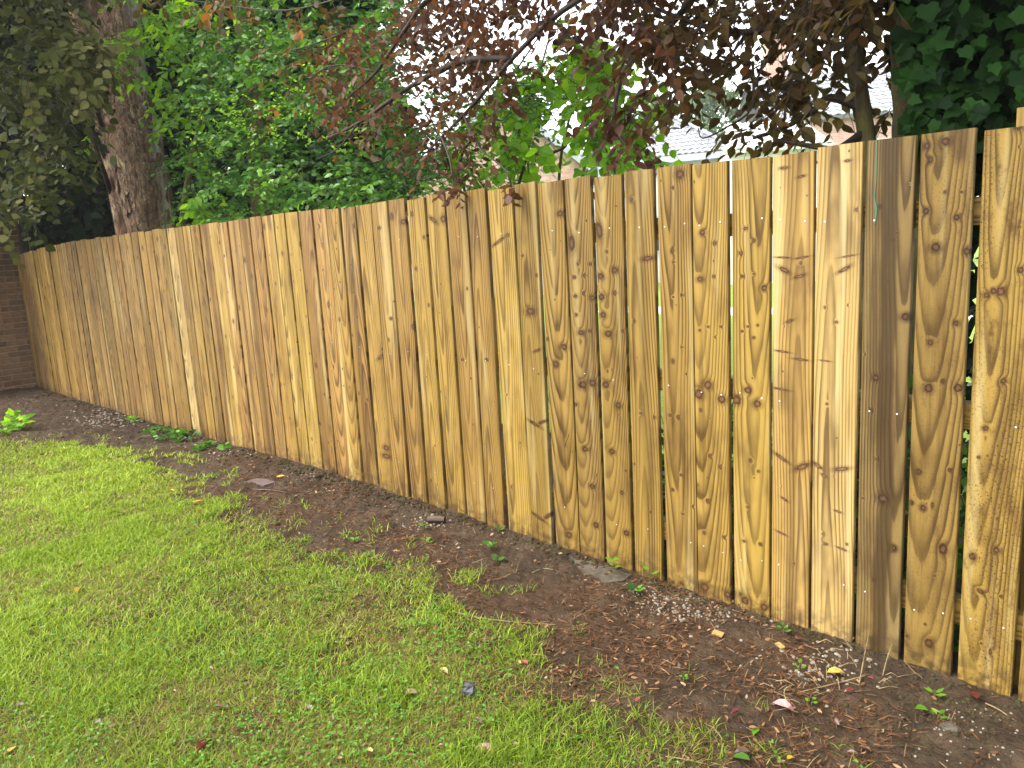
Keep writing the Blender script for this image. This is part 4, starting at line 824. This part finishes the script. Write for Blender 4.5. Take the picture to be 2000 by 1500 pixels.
w_ = sub('window', wn.mesh('window'), M['fascia'], H2_); pn = MB(); pn.box((-.81, -.02, 1.09), (.81, -.012, 2.19), 0, R, o_); obj('pane', pn.mesh('pane'), M['glass'], w_)
# brick house at the right with a pale roof
D3 = 30.0; o_, R = local(1640, D3, radians(18)); H3_ = thing('far_brick_house', 'pale red brick house with a chimney seen past the plum trunk at right', 'house', tuple(o_))
hw = 2.3; ev = 5.4; rg = 7.4
mb = MB(); mb.box((-hw, 0, -.2), (hw, 6, ev), 0, R, o_); sub('wall', mb.mesh('wall'), M['farmortar'], H3_)
mb = MB(); brickwork(mb, -hw, hw, 2.2, ev, 0, R, o_); sub('brick', mb.mesh('brick'), M['farbrick'], H3_, kind='stuff')
for f_, s_ in ((0, 1), (1, -1)):
    e = np.array([(-hw-.3, -.4 if f_ == 0 else 6.4, ev-.1), (hw+.3, -.4 if f_ == 0 else 6.4, ev-.1), (hw+.3, 3, rg), (-hw-.3, 3, rg)])
    V, Fq = slab(W_(e) if False else e@R.T+o_, np.array([0, -s_*.5, .86])@R.T, .12); mb = MB(); mb.add(V, Fq); rf = sub('roof', mb.mesh('roof'), M['tile'], H3_)
    if f_ == 0: mb = MB(); tiled(mb, e[0]@R.T+o_, e[1]@R.T+o_, (e[3]@R.T+o_, e[2]@R.T+o_), 12); obj('roof_tile', mb.mesh('roof_tile'), M['tile'], rf, kind='stuff')
mb = MB(); mb.box((-1.9, 2.6, rg-.6), (-1.2, 3.4, rg+1.2), 0, R, o_); mb.box((-1.96, 2.54, rg+1.202), (-1.14, 3.46, rg+1.3), 0, R, o_); ch = sub('chimney', mb.mesh('chimney'), M['farbrick'], H3_)
for zz_ in (3.3,):
    for xx_ in (-1.1, 1.1):
        wn = MB()
        for (a, b) in (((xx_-.5, -.05, zz_-.07), (xx_+.5, .02, zz_)), ((xx_-.5, -.05, zz_+1.1), (xx_+.5, .02, zz_+1.17)), ((xx_-.5, -.05, zz_), (xx_-.43, .02, zz_+1.1)), ((xx_+.43, -.05, zz_), (xx_+.5, .02, zz_+1.1))): wn.box(a, b, 0, R, o_)
        w_ = sub('window', wn.mesh('window'), M['palecladding'], H3_); pn = MB(); pn.box((xx_-.42, -.02, zz_+.01), (xx_+.42, -.012, zz_+1.09), 0, R, o_); obj('pane', pn.mesh('pane'), M['glass'], w_)
# pale rendered garage in front of it
D4 = 24.0; o_, R = local(1500, D4, radians(10)); H4_ = thing('pale_garage', 'white rendered garage with a shallow pale roof just above the fence boards', 'garage', tuple(o_))
mb = MB(); mb.box((-1.1, 0, -.2), (1.5, 5, 3.9), 0, R, o_); sub('wall', mb.mesh('wall'), M['palecladding'], H4_)
e = np.array([(-1.3, -.3, 3.85), (1.7, -.3, 3.85), (1.5, 3, 5.0), (-.75, 3, 5.0)]); V, Fq = slab(e@R.T+o_, np.array([0, -.33, .94])@R.T, .1); mb = MB(); mb.add(V, Fq); rf = sub('roof', mb.mesh('roof'), M['palecladding'], H4_)
mb = MB(); tiled(mb, e[0]@R.T+o_, e[1]@R.T+o_, (e[3]@R.T+o_, e[2]@R.T+o_), 9, .25); obj('roof_tile', mb.mesh('roof_tile'), M['palecladding'], rf, kind='stuff')
mb = MB(); mb.box((-.9, -.03, 0), (1.2, -.004, 2.1), 0, R, o_); sub('door', mb.mesh('door'), M['fascia'], H4_)
# misty trees
for (px, D, hgt, wd, lab) in ((1400, 52, 10.5, 3.6, 'tall pale tree fading into mist above the tiled bungalow'), (1480, 66, 10.0, 3.8, 'misty rounded tree standing between the bungalow and the far brick house'), (1330, 74, 14.5, 4.0, 'faint misty tree behind and left of the tall pale tree'), (1200, 60, 9.5, 3.8, 'pale misty tree behind the broad leaved shrub'), (1600, 80, 13, 4.5, 'faint misty tree behind the far brick house chimney')):
    b = atD(px, 470, D); t = thing('far_tree', lab, 'tree', (b[0], b[1], .1), 'misty trees beyond the houses')
    mb = MB(); q, r = limb([(b[0], b[1], 0), (b[0]+.2, b[1], hgt*.35), (b[0]-.1, b[1], hgt*.8)], .25, .06); mb.tube(q, r, 7)
    for k in range(9):
        a = k*2.4; z0 = hgt*(.3+.05*k); q, r = limb([(b[0]+.1, b[1], z0), (b[0]+cos(a)*wd*.4, b[1]+sin(a)*wd*.4, z0+hgt*.10), (b[0]+cos(a)*wd*.85, b[1]+sin(a)*wd*.85, z0+hgt*.16)], .09, .02); mb.tube(q, r, 5)
    sub('trunk', mb.mesh('trunk', True), M['twig'], t)
    n = 6500; cc = np.array([(b[0]+RS.normal(0, wd*.45), b[1]+RS.normal(0, wd*.45), hgt*(.40+.6*RS.rand())) for _ in range(34)]); ci = RS.randint(0, 34, n)
    P_ = cc[ci]+RS.normal(0, 1, (n, 3))*np.array([.62, .62, .42])
    foliage(t, T_SM, (P_, RS.normal(0, 1, (n, 3)), RS.normal(0, .6, (n, 3))+(0, 0, .6), .34*RS.uniform(.6, 1.3, n), np.clip(RS.rand(34)[ci]*.7+.3*RS.rand(n), 0, 1)), M['fartree'])
#@@GROUND@@
# ------------------------------------------------------------------ lawn
def scatter(n, x0, x1, y0, y1, dens):
    """spots on the ground kept with the probability dens(X, Y); only where the place can be seen from near the camera"""
    X = RS.uniform(x0, x1, n); Y = RS.uniform(y0, y1, n); k = RS.rand(n) < dens(X, Y); X, Y = X[k], Y[k]
    P_ = np.stack([X, Y, zg(X, Y)], 1); q = proj(P_); m = (q[:, 2] > .3) & (q[:, 0] > -500) & (q[:, 0] < 2500) & (q[:, 1] < 1950); return P_[m]
def fall(X, Y): return np.clip((2.6/np.hypot(X, Y-CP[1]))**1.25, 0, 1)
def blades(P_, ln, wd, lean, tint):
    n = len(P_); a = RS.uniform(0, 2*pi, n); up_ = np.stack([np.cos(a)*lean, np.sin(a)*lean, np.ones(n)], 1); up_ = nrmz(up_)
    dr = np.stack([np.cos(a), np.sin(a), np.zeros(n)], 1); b = a+RS.uniform(-1.2, 1.2, n); sd_ = np.stack([-np.sin(b), np.cos(b), np.zeros(n)], 1)
    L = ln[:, None]; W = wd[:, None]
    m = P_+up_*L*.55; t = P_+up_*L*.85+dr*L*.35+np.array([0, 0, .02])*L
    V = np.stack([P_-sd_*W, P_+sd_*W, m+sd_*W*.8, m-sd_*W*.8, t], 1)
    i = (np.arange(n)*5)[:, None]; Fc = np.concatenate([i+[0, 1, 2], i+[0, 2, 3], i+[3, 2, 4]], 0)
    return V.reshape(-1, 3), Fc, np.repeat(tint, 5)
P_ = scatter(2000000, -13, 1.2, -3.4, -0.25, lambda X, Y: lawn_amount(X, Y)**1.3*fall(X, Y)*np.interp(X, [-2.0, -0.6], [1.0, .55]))
d = np.hypot(P_[:, 0], P_[:, 1]-CP[1]); n = len(P_); dry = vnoise(P_[:, 0], P_[:, 1], 3.1, 1)*.6+vnoise(P_[:, 0], P_[:, 1], 9.0, 5)*.4
pd = np.interp(dry, [.40, .64], [.04, .62]); isd = RS.rand(n) < pd
lush = vnoise(P_[:, 0], P_[:, 1], .9, 6)
tint = np.where(isd, RS.uniform(0, .15, n), np.clip(.2+.62*RS.rand(n)*(.6+.6*lush)+.12*np.interp(P_[:, 0], [-5, -2], [1, 0]), .2, 1))  # tint also rises leftward, imitating the brighter light under open sky
V, Fc, T = blades(P_, RS.uniform(.018, .056, n)*np.interp(dry, [.3, .7], [1.1, .75]), RS.uniform(.0010, .0021, n)*np.clip(d/3.0, 1, 2.6), np.where(isd, RS.uniform(.8, 3.5, n), RS.uniform(.1, 1.6, n)), tint)
print('grass', n)
obj('lawn_grass', mesh('lawn_grass', V, Fc, T), M['grass'], None, kind='stuff', label='short wet yellow green lawn grass in front of the bare strip', category='grass')
# taller tuft edge along the bare strip
# clover and small round weeds among the grass
P_ = scatter(75000, -9, 1.0, -3.2, -0.35, lambda X, Y: np.clip(lawn_amount(X, Y)*1.4, 0, 1)*fall(X, Y)*np.clip((vnoise(X, Y, 1.7, 2)*.5+vnoise(X, Y, 6, 3)*.5-.40)*3.2, 0.08, 1)*np.interp(X, [-6, -3.2, -2.2, -1.5, -.8], [.15, .6, 1, .7, .4]))
n = len(P_); a = RS.uniform(0, 2*pi, n); tl = []; print('clover', n)
for k in range(3):
    b = a+k*2*pi/3+RS.uniform(-.3, .3, n); dr = np.stack([np.cos(b), np.sin(b), RS.uniform(-.1, .5, n)], 1)
    tl.append((P_+np.array([0, 0, 1])*RS.uniform(.008, .034, (n, 1)) if k == 0 else tl[0][0], dr, RS.normal(0, .25, (n, 3))+(0, 0, 1), RS.uniform(.005, .0115, n), RS.rand(n)))
obj('clover', leafmesh('clover', T_RD, *cat(*tl)), M['clover'], None, kind='stuff', label='small bright clover leaves spreading through the lawn', category='clover')
# ------------------------------------------------------------------ bare strip: needle litter, gravel
def soil_only(X, Y): return np.clip(1.15-lawn_amount(X, Y), .12, 1)
P_ = scatter(170000, -12, .6, -2.2, -0.01, lambda X, Y: soil_only(X, Y)*fall(X, Y)*np.clip((vnoise(X, Y, 2.2, 4)*.55+vnoise(X, Y, 8, 1)*.45-.30)*3.2, .06, 1)*(Y > -1.9))
n = len(P_); a = RS.uniform(0, 2*pi, n); ax_ = np.stack([np.cos(a), np.sin(a), RS.normal(0, .18, n)], 1); print('litter', n)
big = RS.rand(n) < .10
L = (P_+np.array([0, 0, .003])+np.array([0, 0, 1])*RS.uniform(0, .008, (n, 1)), ax_, RS.normal(0, .3, (n, 3))+(0, 0, 1), np.where(big, RS.uniform(.012, .028, n), RS.uniform(.02, .05, n)), np.clip(RS.beta(1.6, 2.4, n)+big*.15, 0, 1))
ND = (np.array([(-.022, 0, 0), (.022, 0, 0), (.03, .5, .02), (.015, 1, 0), (-.015, 1, 0), (-.03, .5, .02)]), [(0, 1, 2, 5), (5, 2, 3, 4)])
CH = (np.array([(-.16, 0, 0), (.14, .05, 0), (.2, .6, .04), (.05, 1, 0), (-.14, .8, 0), (-.2, .4, .03)]), [(0, 1, 2, 5), (5, 2, 3, 4)])
m = ~big; me1 = leafmesh('needle_litter', ND, *[q[m] for q in L]); me2 = leafmesh('bark_chips', CH, *[q[big] for q in L])
obj('needle_litter', me1, M['litter'], None, kind='stuff', label='red brown needles littering the bare strip', category='litter')
obj('bark_chips', me2, M['litter'], None, kind='stuff', label='small brown bark chips scattered on the bare strip', category='litter')
def stone(r, seed, flat=.65):
    rr = np.random.RandomState(seed); V = []; 
    for z in (-.55, .1, .7):
        k = math.sqrt(max(.05, 1-z*z))
        for j in range(6): a = 2*pi*j/6+z; V.append((cos(a)*k*r*rr.uniform(.7, 1.15), sin(a)*k*r*rr.uniform(.6, 1.0), z*r*flat*rr.uniform(.8, 1.1)))
    V.append((0, 0, r*flat*.95)); Fc = [(i*6+j, i*6+(j+1) % 6, (i+1)*6+(j+1) % 6, (i+1)*6+j) for i in range(2) for j in range(6)]+[(12+j, 12+(j+1) % 6, 18) for j in range(6)]
    return np.array(V), Fc
def gravel(name, spots, label, tin=(0, 1), mat='shell'):
    mb = MB()
    for (px, py, sx, sy, n, r0, r1) in spots:
        for _ in range(n):
            g = onG(px+RS.normal(0, sx), py+RS.normal(0, sy))
            if g[1] > -0.015: continue
            V, Fq = stone(RS.uniform(r0, r1), RS.randint(1e6)); a = RS.rand()*6.28; R = np.array([[cos(a), -sin(a), 0], [sin(a), cos(a), 0], [0, 0, 1]])
            mb.add(V@R.T+g+(0, 0, r0*.25), Fq, RS.uniform(*tin))
    obj(name, mb.mesh(name), M[mat], None, kind='stuff', label=label, category='gravel')
gravel('gravel', [(1330, 1180, 55, 16, 150, .003, .009), (1400, 1200, 40, 10, 60, .003, .008), (1600, 1300, 60, 26, 110, .003, .009), (1270, 1160, 20, 14, 50, .002, .006), (230, 812, 40, 9, 130, .008, .020), (200, 830, 40, 8, 60, .006, .014), (290, 815, 14, 6, 30, .008, .016), (830, 1022, 26, 8, 46, .004, .010), (480, 880, 70, 10, 90, .004, .012), (620, 930, 60, 9, 70, .003, .008), (640, 955, 50, 20, 50, .003, .007), (1000, 1100, 200, 60, 160, .0015, .004), (1900, 1420, 80, 40, 90, .0015, .006), (400, 860, 50, 12, 50, .006, .012), (60, 790, 40, 10, 20, .008, .016), (700, 1000, 160, 40, 120, .002, .005)], 'scattered pale gravel along the foot of the fence')
gravel('dark_crumbs', [(900+0*k, 1000, 0, 0, 0, .01, .02) for k in range(0)]+[(px, float(np.interp(px, [75, 370, 575, 775, 1035, 1235, 1500, 1970], [760, 853, 910, 972, 1054, 1124, 1208, 1350])), 22, 5, int(30), float(np.interp(px, [75, 1900], [.008, .003])), float(np.interp(px, [75, 1900], [.024, .011]))) for px in range(90, 1960, 34)]+[(1850, 1390, 110, 45, 420, .003, .011), (680, 950, 110, 14, 300, .004, .013), (300, 850, 140, 18, 240, .006, .018), (1150, 1190, 160, 50, 260, .002, .007), (480, 900, 140, 20, 220, .004, .012), (850, 1000, 90, 15, 160, .003, .009)], 'crumbly dark clods of earth on the bare strip', (0, .5), 'soil')
# the larger pale stones, one by one
def flatthing(name, me, mat, px, py, label, catg, rz=None, dz=0.0, group=None, otint=None, tilt=0.0):
    g = onG(px, py); o = obj(name, me, mat, None, (g[0], g[1], g[2]+dz), label=label, category=catg)
    o.rotation_euler = (random.uniform(-tilt, tilt), random.uniform(-tilt, tilt), random.uniform(0, 6.28) if rz is None else rz)
    if group: o['group'] = group
    if otint is not None: o['otint'] = otint
    return o
STM = [mesh('pebble', *stone(1.0, 900+v)) for v in range(4)]
for v, (px, py, r) in enumerate(((1303, 1172, .013), (1322, 1197, .012), (1345, 1197, .010), (1364, 1196, .011), (1331, 1213, .012), (1350, 1244, .009), (1407, 1198, .009), (1392, 1178, .009), (1448, 1252, .009), (1507, 1214, .009), (1626, 1270, .011), (1634, 1279, .010), (1612, 1283, .009), (1587, 1296, .011), (1698, 1290, .012), (1437, 1213, .008), (1672, 1292, .008), (845, 1007, .014), (822, 1012, .011))):
    o = flatthing('pebble', STM[v % 4], M['shell'], px, py, 'pale cream pebble lying in the earth at the fence foot', 'pebble', group='larger pale pebbles along the fence', otint=random.uniform(.5, 1), dz=r*.25); o.scale = (r, r, r*.85)
# dark stone on the lawn, slate, offcuts, twigs, stalks
rr = np.random.RandomState(4); V, Fq = stone(.030, 77, .9); flatthing('dark_stone', mesh('dark_stone', V, Fq), M['darkstone'], 918, 1356, 'angular blackish grey stone sitting in the lawn', 'stone', .4, .017)
mb = MB(); Vs, Fs = slab([(-.105, -.035, .012), (.09, -.05, .010), (.115, .03, .014), (.02, .05, .016), (-.08, .045, .014)], (0, 0, 1), .02); mb.add(Vs, Fs)
flatthing('slate', mb.mesh('slate'), M['slate'], 508, 945, 'flat piece of wet purplish slate on the earth strip near the fence', 'slate', .25, .004)
def chipmesh(a, b, t):
    mb = MB(); Vs, Fs = slab([(-a, -b, t), (a*.9, -b*1.1, t), (a, b*.9, t), (-a*.85, b, t)], (0, 0, 1), t); mb.add(Vs, Fs); return mb.mesh('wood_offcut')
flatthing('wood_offcut', chipmesh(.021, .016, .006), M['chip'], 1402, 1240, 'square orange wood offcut lying below the pale pebbles', 'offcut', .3, .004, tilt=.2)
flatthing('wood_offcut', chipmesh(.020, .010, .005), M['chip'], 1524, 1264, 'small slim wood offcut right of the square orange one', 'offcut', -.4, .004, tilt=.2)
flatthing('wood_offcut', chipmesh(.026, .008, .006), M['drybrn'], 1250, 1226, 'narrow brownish wood offcut on bare dark earth left of the pebbles', 'offcut', .35, .005)
flatthing('stub_log', (lambda mb: (mb.tube([(-.05, 0, 0), (0, .004, .003), (.05, 0, .004)], [.018, .02, .017], 9), mb.mesh('stub_log'))[1])(MB()), M['drybrn'], 853, 1020, 'short cut end of a log lying by the fence foot', 'log', .5, .014)
def stick(name, pix, r, mat, label, catg, lift=0.004):
    P_ = [onG(x, y)+(0, 0, lift+(z if z else 0)) for x, y, z in pix]; q, rad = limb(P_, r, r*.5, steps=3); mb = MB(); mb.tube(q, rad, 5, 0, .2); obj(name, mb.mesh(name, True), M[mat], None, label=label, category=catg)
stick('twig', [(885, 1196, 0), (935, 1210, .004), (1000, 1217, .002), (1085, 1222, 0)], .004, 'straw', 'pale bare twig lying across the lawn edge in the middle', 'twig')
stick('twig', [(495, 958, 0), (530, 960, .003), (562, 964, 0)], .007, 'drybrn', 'short brown stick just below the slate', 'twig', .006)
stick('twig', [(1040, 1120, 0), (1060, 1113, .003), (1080, 1114, 0)], .0025, 'straw', 'thin crooked pale twig on the needle litter', 'twig')
stick('twig', [(1690, 1322, 0), (1640, 1338, .006), (1575, 1353, .004), (1530, 1360, 0)], .0028, 'straw', 'long pale root lying below the fence at right', 'root')
stick('twig', [(1548, 1340, 0), (1532, 1352, .004), (1535, 1370, .004), (1546, 1383, 0)], .0035, 'straw', 'curled pale root on the earth beside the red leaf', 'root')
stick('twig', [(1925, 1376, 0), (1950, 1390, .004), (1980, 1408, 0)], .003, 'straw', 'pale root end on the dark earth at the right edge', 'root')
stick('twig', [(1300, 1480, 0), (1340, 1488, .004), (1385, 1496, 0)], .0025, 'straw', 'straw coloured stalk lying at the bottom edge', 'stalk')
stick('stalk', [(1678, 1338, 0), (1695, 1270, .05), (1717, 1213, .13)], .0022, 'straw', 'tall dry grass stalk leaning on the fence at the dark brown board', 'stalk')
stick('stalk', [(1724, 1322, 0), (1733, 1300, .03), (1746, 1272, .05)], .002, 'straw', 'short dry stalk leaning beside the tall one', 'stalk')
stick('stalk', [(1448, 1198, 0), (1448, 1172, .03), (1430, 1168, .035)], .0018, 'straw', 'bent dry straw standing at the foot of a golden board', 'stalk')
mb = MB()
for _ in range(85):
    g = onG(*( (1660+RS.normal(0, 70), 1310+RS.normal(0, 26)) if RS.rand() < .45 else (900+RS.normal(0, 130), 1060+RS.normal(0, 36)) if RS.rand() < .6 else (1500+RS.normal(0, 200), 1400+RS.normal(0, 50))))
    if g[1] > -.02: continue
    a = RS.rand()*6.28; L_ = RS.uniform(.03, .09); e = g+np.array([cos(a), sin(a), 0])*L_; e[1] = min(e[1], -.015); mb.tube([g+(0, 0, .004), (g+e)/2+(0, 0, RS.uniform(.006, .025)), e+(0, 0, RS.uniform(.002, .02))], [.0014, .0012, .0007], 3)
obj('dry_stalks', mb.mesh('dry_stalks'), M['straw'], None, kind='stuff', label='thin dry straw scattered over the bare strip', category='straw')
mb = MB(); Vs, Fs = slab([onG(x, y)+(0, 0, random.uniform(.002, .009)) for x, y in ((1112, 1088), (1150, 1096), (1190, 1110), (1232, 1124), (1218, 1137), (1182, 1139), (1160, 1124), (1136, 1118))], (0, 0, 1), .03); mb.add(Vs, Fs); obj('concrete_lump', mb.mesh('concrete_lump'), M['concrete'], None, label='rough spill of grey concrete at the foot of the fence near the seedlings', category='concrete')
mb = MB(); V, Fq = stone(.03, 31, .5); mb.add(V, Fq); flatthing('grey_stone', mb.mesh('grey_stone'), M['concrete'], 1858, 1425, 'dull grey stone half sunk in the dark earth at lower right', 'stone', .2, .004)
# ------------------------------------------------------------------ fallen leaves
def curled(tpl, c, wv=1.0):
    T = tpl[0].copy(); T[:, 0] *= wv; T[:, 2] = T[:, 2]*1.6+c*np.abs(T[:, 0])*1.2+c*.35*(T[:, 1]-.5)**2; T[:, 1] -= .5; return T
LM = {k: [mesh('fallen_leaf', curled(T_OV, c, wv), [tuple(f) for f in T_OV[1]], np.zeros(10)) for c, wv in ((.1, 1.1), (.35, .95), (-.2, 1.0))] for k in ('dryred', 'dryyel', 'drybrn', 'lime')}
def fallen(px, py, sz, kind, label, tint, group=None, rz=None):
    me = LM[kind][random.randrange(3)]; d_ = np.linalg.norm(onG(px, py)-CP); s = .88*sz*d_/F
    o = flatthing('fallen_leaf', me, M[kind], px, py, label, 'leaf', rz, .017, group, tint, .22); o.scale = (s, s, s)
    return o
for me in sum(LM.values(), []): pass
for a in ((400, 1466, 44, 'dryred', 'glossy dark red leaf on the lawn near the bottom left corner', .4), (948, 1471, 48, 'dryred', 'large crimson leaf on the lawn at the bottom centre', .65), (1025, 1300, 22, 'dryred', 'small pink red leaf on the grass in the middle of the lawn', 1.0), (1018, 1287, 32, 'dryred', 'dark maroon leaf touching the small pink one', .1),
    (1530, 1389, 44, 'dryred', 'folded wet red leaf on bare earth below the fence at right', .45), (1436, 1400, 24, 'dryred', 'round dark red leaf left of the folded wet red one', .3), (1450, 1477, 30, 'drybrn', 'brown leaf by the green leaf at the bottom edge', .1), (1900, 1366, 36, 'dryred', 'brown red leaf flattened on the dark earth at the right', .15), (1658, 1356, 20, 'dryred', 'small dark red leaf among the straw below the dark board', .3), (1700, 1334, 14, 'dryred', 'tiny red leaf close to the fence foot at right', .5),
    (1633, 1321, 36, 'dryyel', 'curled yellow leaf among pebbles near the fence at right', .7), (549, 934, 20, 'dryyel', 'bright yellow leaf beside the slate', .55), (378, 912, 12, 'dryyel', 'tiny yellow leaf on bare earth left of the slate', .5), (335, 963, 14, 'dryyel', 'small yellow leaf on grass left of the earth strip', .45), (170, 998, 16, 'dryyel', 'small lemon yellow leaf far left on the lawn', .4), (154, 1159, 26, 'dryyel', 'long yellow leaf lying on the left part of the lawn', .5), (868, 1318, 24, 'dryyel', 'orange yellow leaf above the dark stone', .1), (20, 1475, 24, 'dryyel', 'yellow leaf in the bottom left corner', .6), (722, 1475, 18, 'dryyel', 'lime yellow leaf on the lawn left of the crimson leaf', .6),
    (800, 1362, 36, 'drybrn', 'grey brown curled leaf left of the dark stone', .5), (732, 1378, 30, 'drybrn', 'dark brown leaf lying left of the grey brown curled leaf', .05), (605, 1393, 22, 'dryred', 'dark red leaf on the lawn left of the dark brown leaf', .05), (436, 1388, 34, 'drybrn', 'brown leaf above the glossy dark red leaf', .2), (892, 1230, 22, 'dryred', 'dull red leaf on clover at the lawn edge', .2), (935, 1418, 30, 'drybrn', 'brown leaf just below the dark stone', .15), (192, 1420, 20, 'dryred', 'small dark red leaf on the left lawn', .15), (38, 1386, 18, 'drybrn', 'brown leaf at the left edge of the lawn', .1), (53, 1182, 14, 'drybrn', 'small rust coloured leaf far left on the lawn', .3), (158, 1108, 22, 'drybrn', 'pale buff leaf on the left lawn', 1.0), (240, 1004, 22, 'drybrn', 'peach coloured leaf on the lawn below the earth strip', .9), (120, 1089, 14, 'dryred', 'small purplish leaf on the left lawn', .3), (388, 987, 24, 'dryyel', 'tan yellow leaf on the lawn edge left of centre', .2),
    (1690, 1472, 22, 'drybrn', 'buff leaf among sparse grass at the bottom right', .6), (1475, 1436, 28, 'lime', 'fresh green leaf lying on the earth at lower right', .6), (1800, 1394, 26, 'lime', 'slim bright green leaf on the dark earth at right', .5), (1246, 1375, 14, 'dryred', 'tiny red leaf on the thin grass right of centre', .8), (1130, 1440, 26, 'drybrn', 'wet dark leaf on thin grass at the bottom right of centre', .0), (1545, 1490, 22, 'dryyel', 'yellow leaf at the bottom edge right of centre', .5), (488, 1100, 16, 'drybrn', 'small tan leaf on the middle of the left lawn', .7), (310, 1160, 14, 'drybrn', 'small orange tan leaf left of the middle of the lawn', .6)):
    fallen(*a)
fallen(1446, 1490, 40, 'lime', 'large dull green leaf at the bottom edge right of centre', .0)
# a finer dusting of leaf fragments over the lawn, too many to count
n = 800; px = RS.uniform(0, 1700, n); py = RS.uniform(880, 1500, n); G_ = np.array([onG(x, y) for x, y in zip(px, py)]); G_[:, 2] += .018
obj('leaf_fragments', leafmesh('leaf_fragments', T_OV, G_, RS.normal(0, 1, (n, 3))*(1, 1, .2), RS.normal(0, .3, (n, 3))+(0, 0, 1), RS.uniform(.010, .026, n), RS.rand(n)), M['drybrn'], None, kind='stuff', label='small brown leaf fragments scattered on lawn and earth', category='leaf litter')
# ------------------------------------------------------------------ seedlings and weeds on the bare strip
def weed(px, py, lab, k, size, h, mat='clover', tpl=T_OV, spread=1.0):
    g = onG(px, py); t = thing('seedling', lab, 'weed', tuple(g)); mb = MB()
    for j in range(k):
        a = j*2.4+random.random(); z = h*(.35+.65*(j+1)/k); p = g+np.array([cos(a)*.006, sin(a)*.006, z]); d_ = np.array([[cos(a), sin(a), .35*spread]])
        me = leafmesh('leaf', tpl, p[None], d_, np.array([[0, -.2, 1.0]]), np.array([size*random.uniform(.75, 1.1)]), np.array([random.uniform(.2, .9)])); sub('leaf', me, M[mat], t)
    mb.tube([g-(0, 0, .01), g+(0, 0, h*.5), g+(0.003, 0, h)], [.0022, .0018, .001], 5); sub('stem', mb.mesh('stem'), M['greentwig'], t)
weed(1198, 1122, 'taller pale green seedling by the concrete spill at the fence foot', 6, .042, .075, 'lime')
weed(1238, 1160, 'darker broad leaved seedling just right of the taller pale one', 6, .045, .03, 'hedge')
weed(1270, 1135, 'slim seedling leaf close to a golden board', 2, .035, .05, 'lime')
weed(835, 1065, 'small rosette with two bright leaves on the needle litter', 5, .034, .03, 'lime')
weed(958, 1075, 'seedling with dark round leaves on the litter right of the rosette', 5, .038, .035, 'hedge', T_RD)
weed(970, 1096, 'low round green leaf below the dark leaved seedling', 3, .042, .015, 'hedge', T_RD)
weed(692, 1060, 'small creeping weed with green leaves on the litter at left of centre', 5, .03, .02, 'hedge', T_RD)
weed(828, 1034, 'single green leaf weed beside the cut log end', 3, .034, .03, 'lime', T_RD)
weed(975, 1040, 'little weed at the foot of a brownish board', 5, .026, .03, 'hedge')
weed(1585, 1378, 'tiny bright seedling on the earth beside the folded red leaf', 4, .018, .02, 'lime', T_RD)
weed(1832, 1405, 'small bright green seedling on the dark earth at lower right', 5, .026, .02, 'lime')
weed(1825, 1362, 'leafy seedling on the earth below the olive brown board', 5, .028, .02, 'lime')
weed(1335, 1330, 'clover sprig standing alone on the bare earth', 6, .014, .02, 'clover', T_RD)
weed(1530, 1240, 'dark green weed among the straw at the foot of the pale boards', 7, .026, .035, 'hedge')
weed(1560, 1312, 'single light leaf weed below the pale boards', 4, .022, .03, 'lime')
def bushy(px, py, lab, k, size, h, mat, rad):
    g = onG(px, py); t = thing('weed_clump', lab, 'weed', tuple(g)); B_ = g+np.stack([RS.normal(0, rad, k), RS.normal(0, rad*.5, k), np.zeros(k)], 1); B_[:, 1] = np.minimum(B_[:, 1], -.05); L, ln = twigs(B_, rdir(k, (0, 0, 2.2)), RS.uniform(h*.5, h, k), 6, size, .35, .9, (.2, 1))
    foliage(t, T_OV, L, M[mat], 30); sub('stem', twigmesh('stem', ln, .003, .0012), M['greentwig'], t, kind='stuff')
bushy(28, 838, 'leafy bright green weed clump at the far left edge of the lawn', 12, .11, .28, 'lime', .16)
bushy(345, 852, 'green weed clump against the fence foot left of centre', 14, .075, .16, 'hedge', .16)
bushy(415, 876, 'low dark weed clump right of the one against the fence foot', 9, .06, .08, 'hedge', .12)
bushy(262, 818, 'tiny grassy weed patch on the pale gravel at left', 12, .04, .06, 'lime', .12)
# ------------------------------------------------------------------ damp misty air
HZ = NT('damp_air'); pv = HZ.n('VolumePrincipled', {'Color': (0.93, 0.96, 0.97), 'Density': 0.0009, 'Anisotropy': 0.2}); ho = HZ.n('OutputMaterial'); HZ.t.links.new(pv.outputs[0], ho.inputs['Volume'])
mb = MB(); mb.box((-122, -122, -1.6), (122, 122, 21)); hz = obj('haze', mb.mesh('haze'), HZ.m, None, kind='stuff', label='thin damp mist paling the far trees and houses')
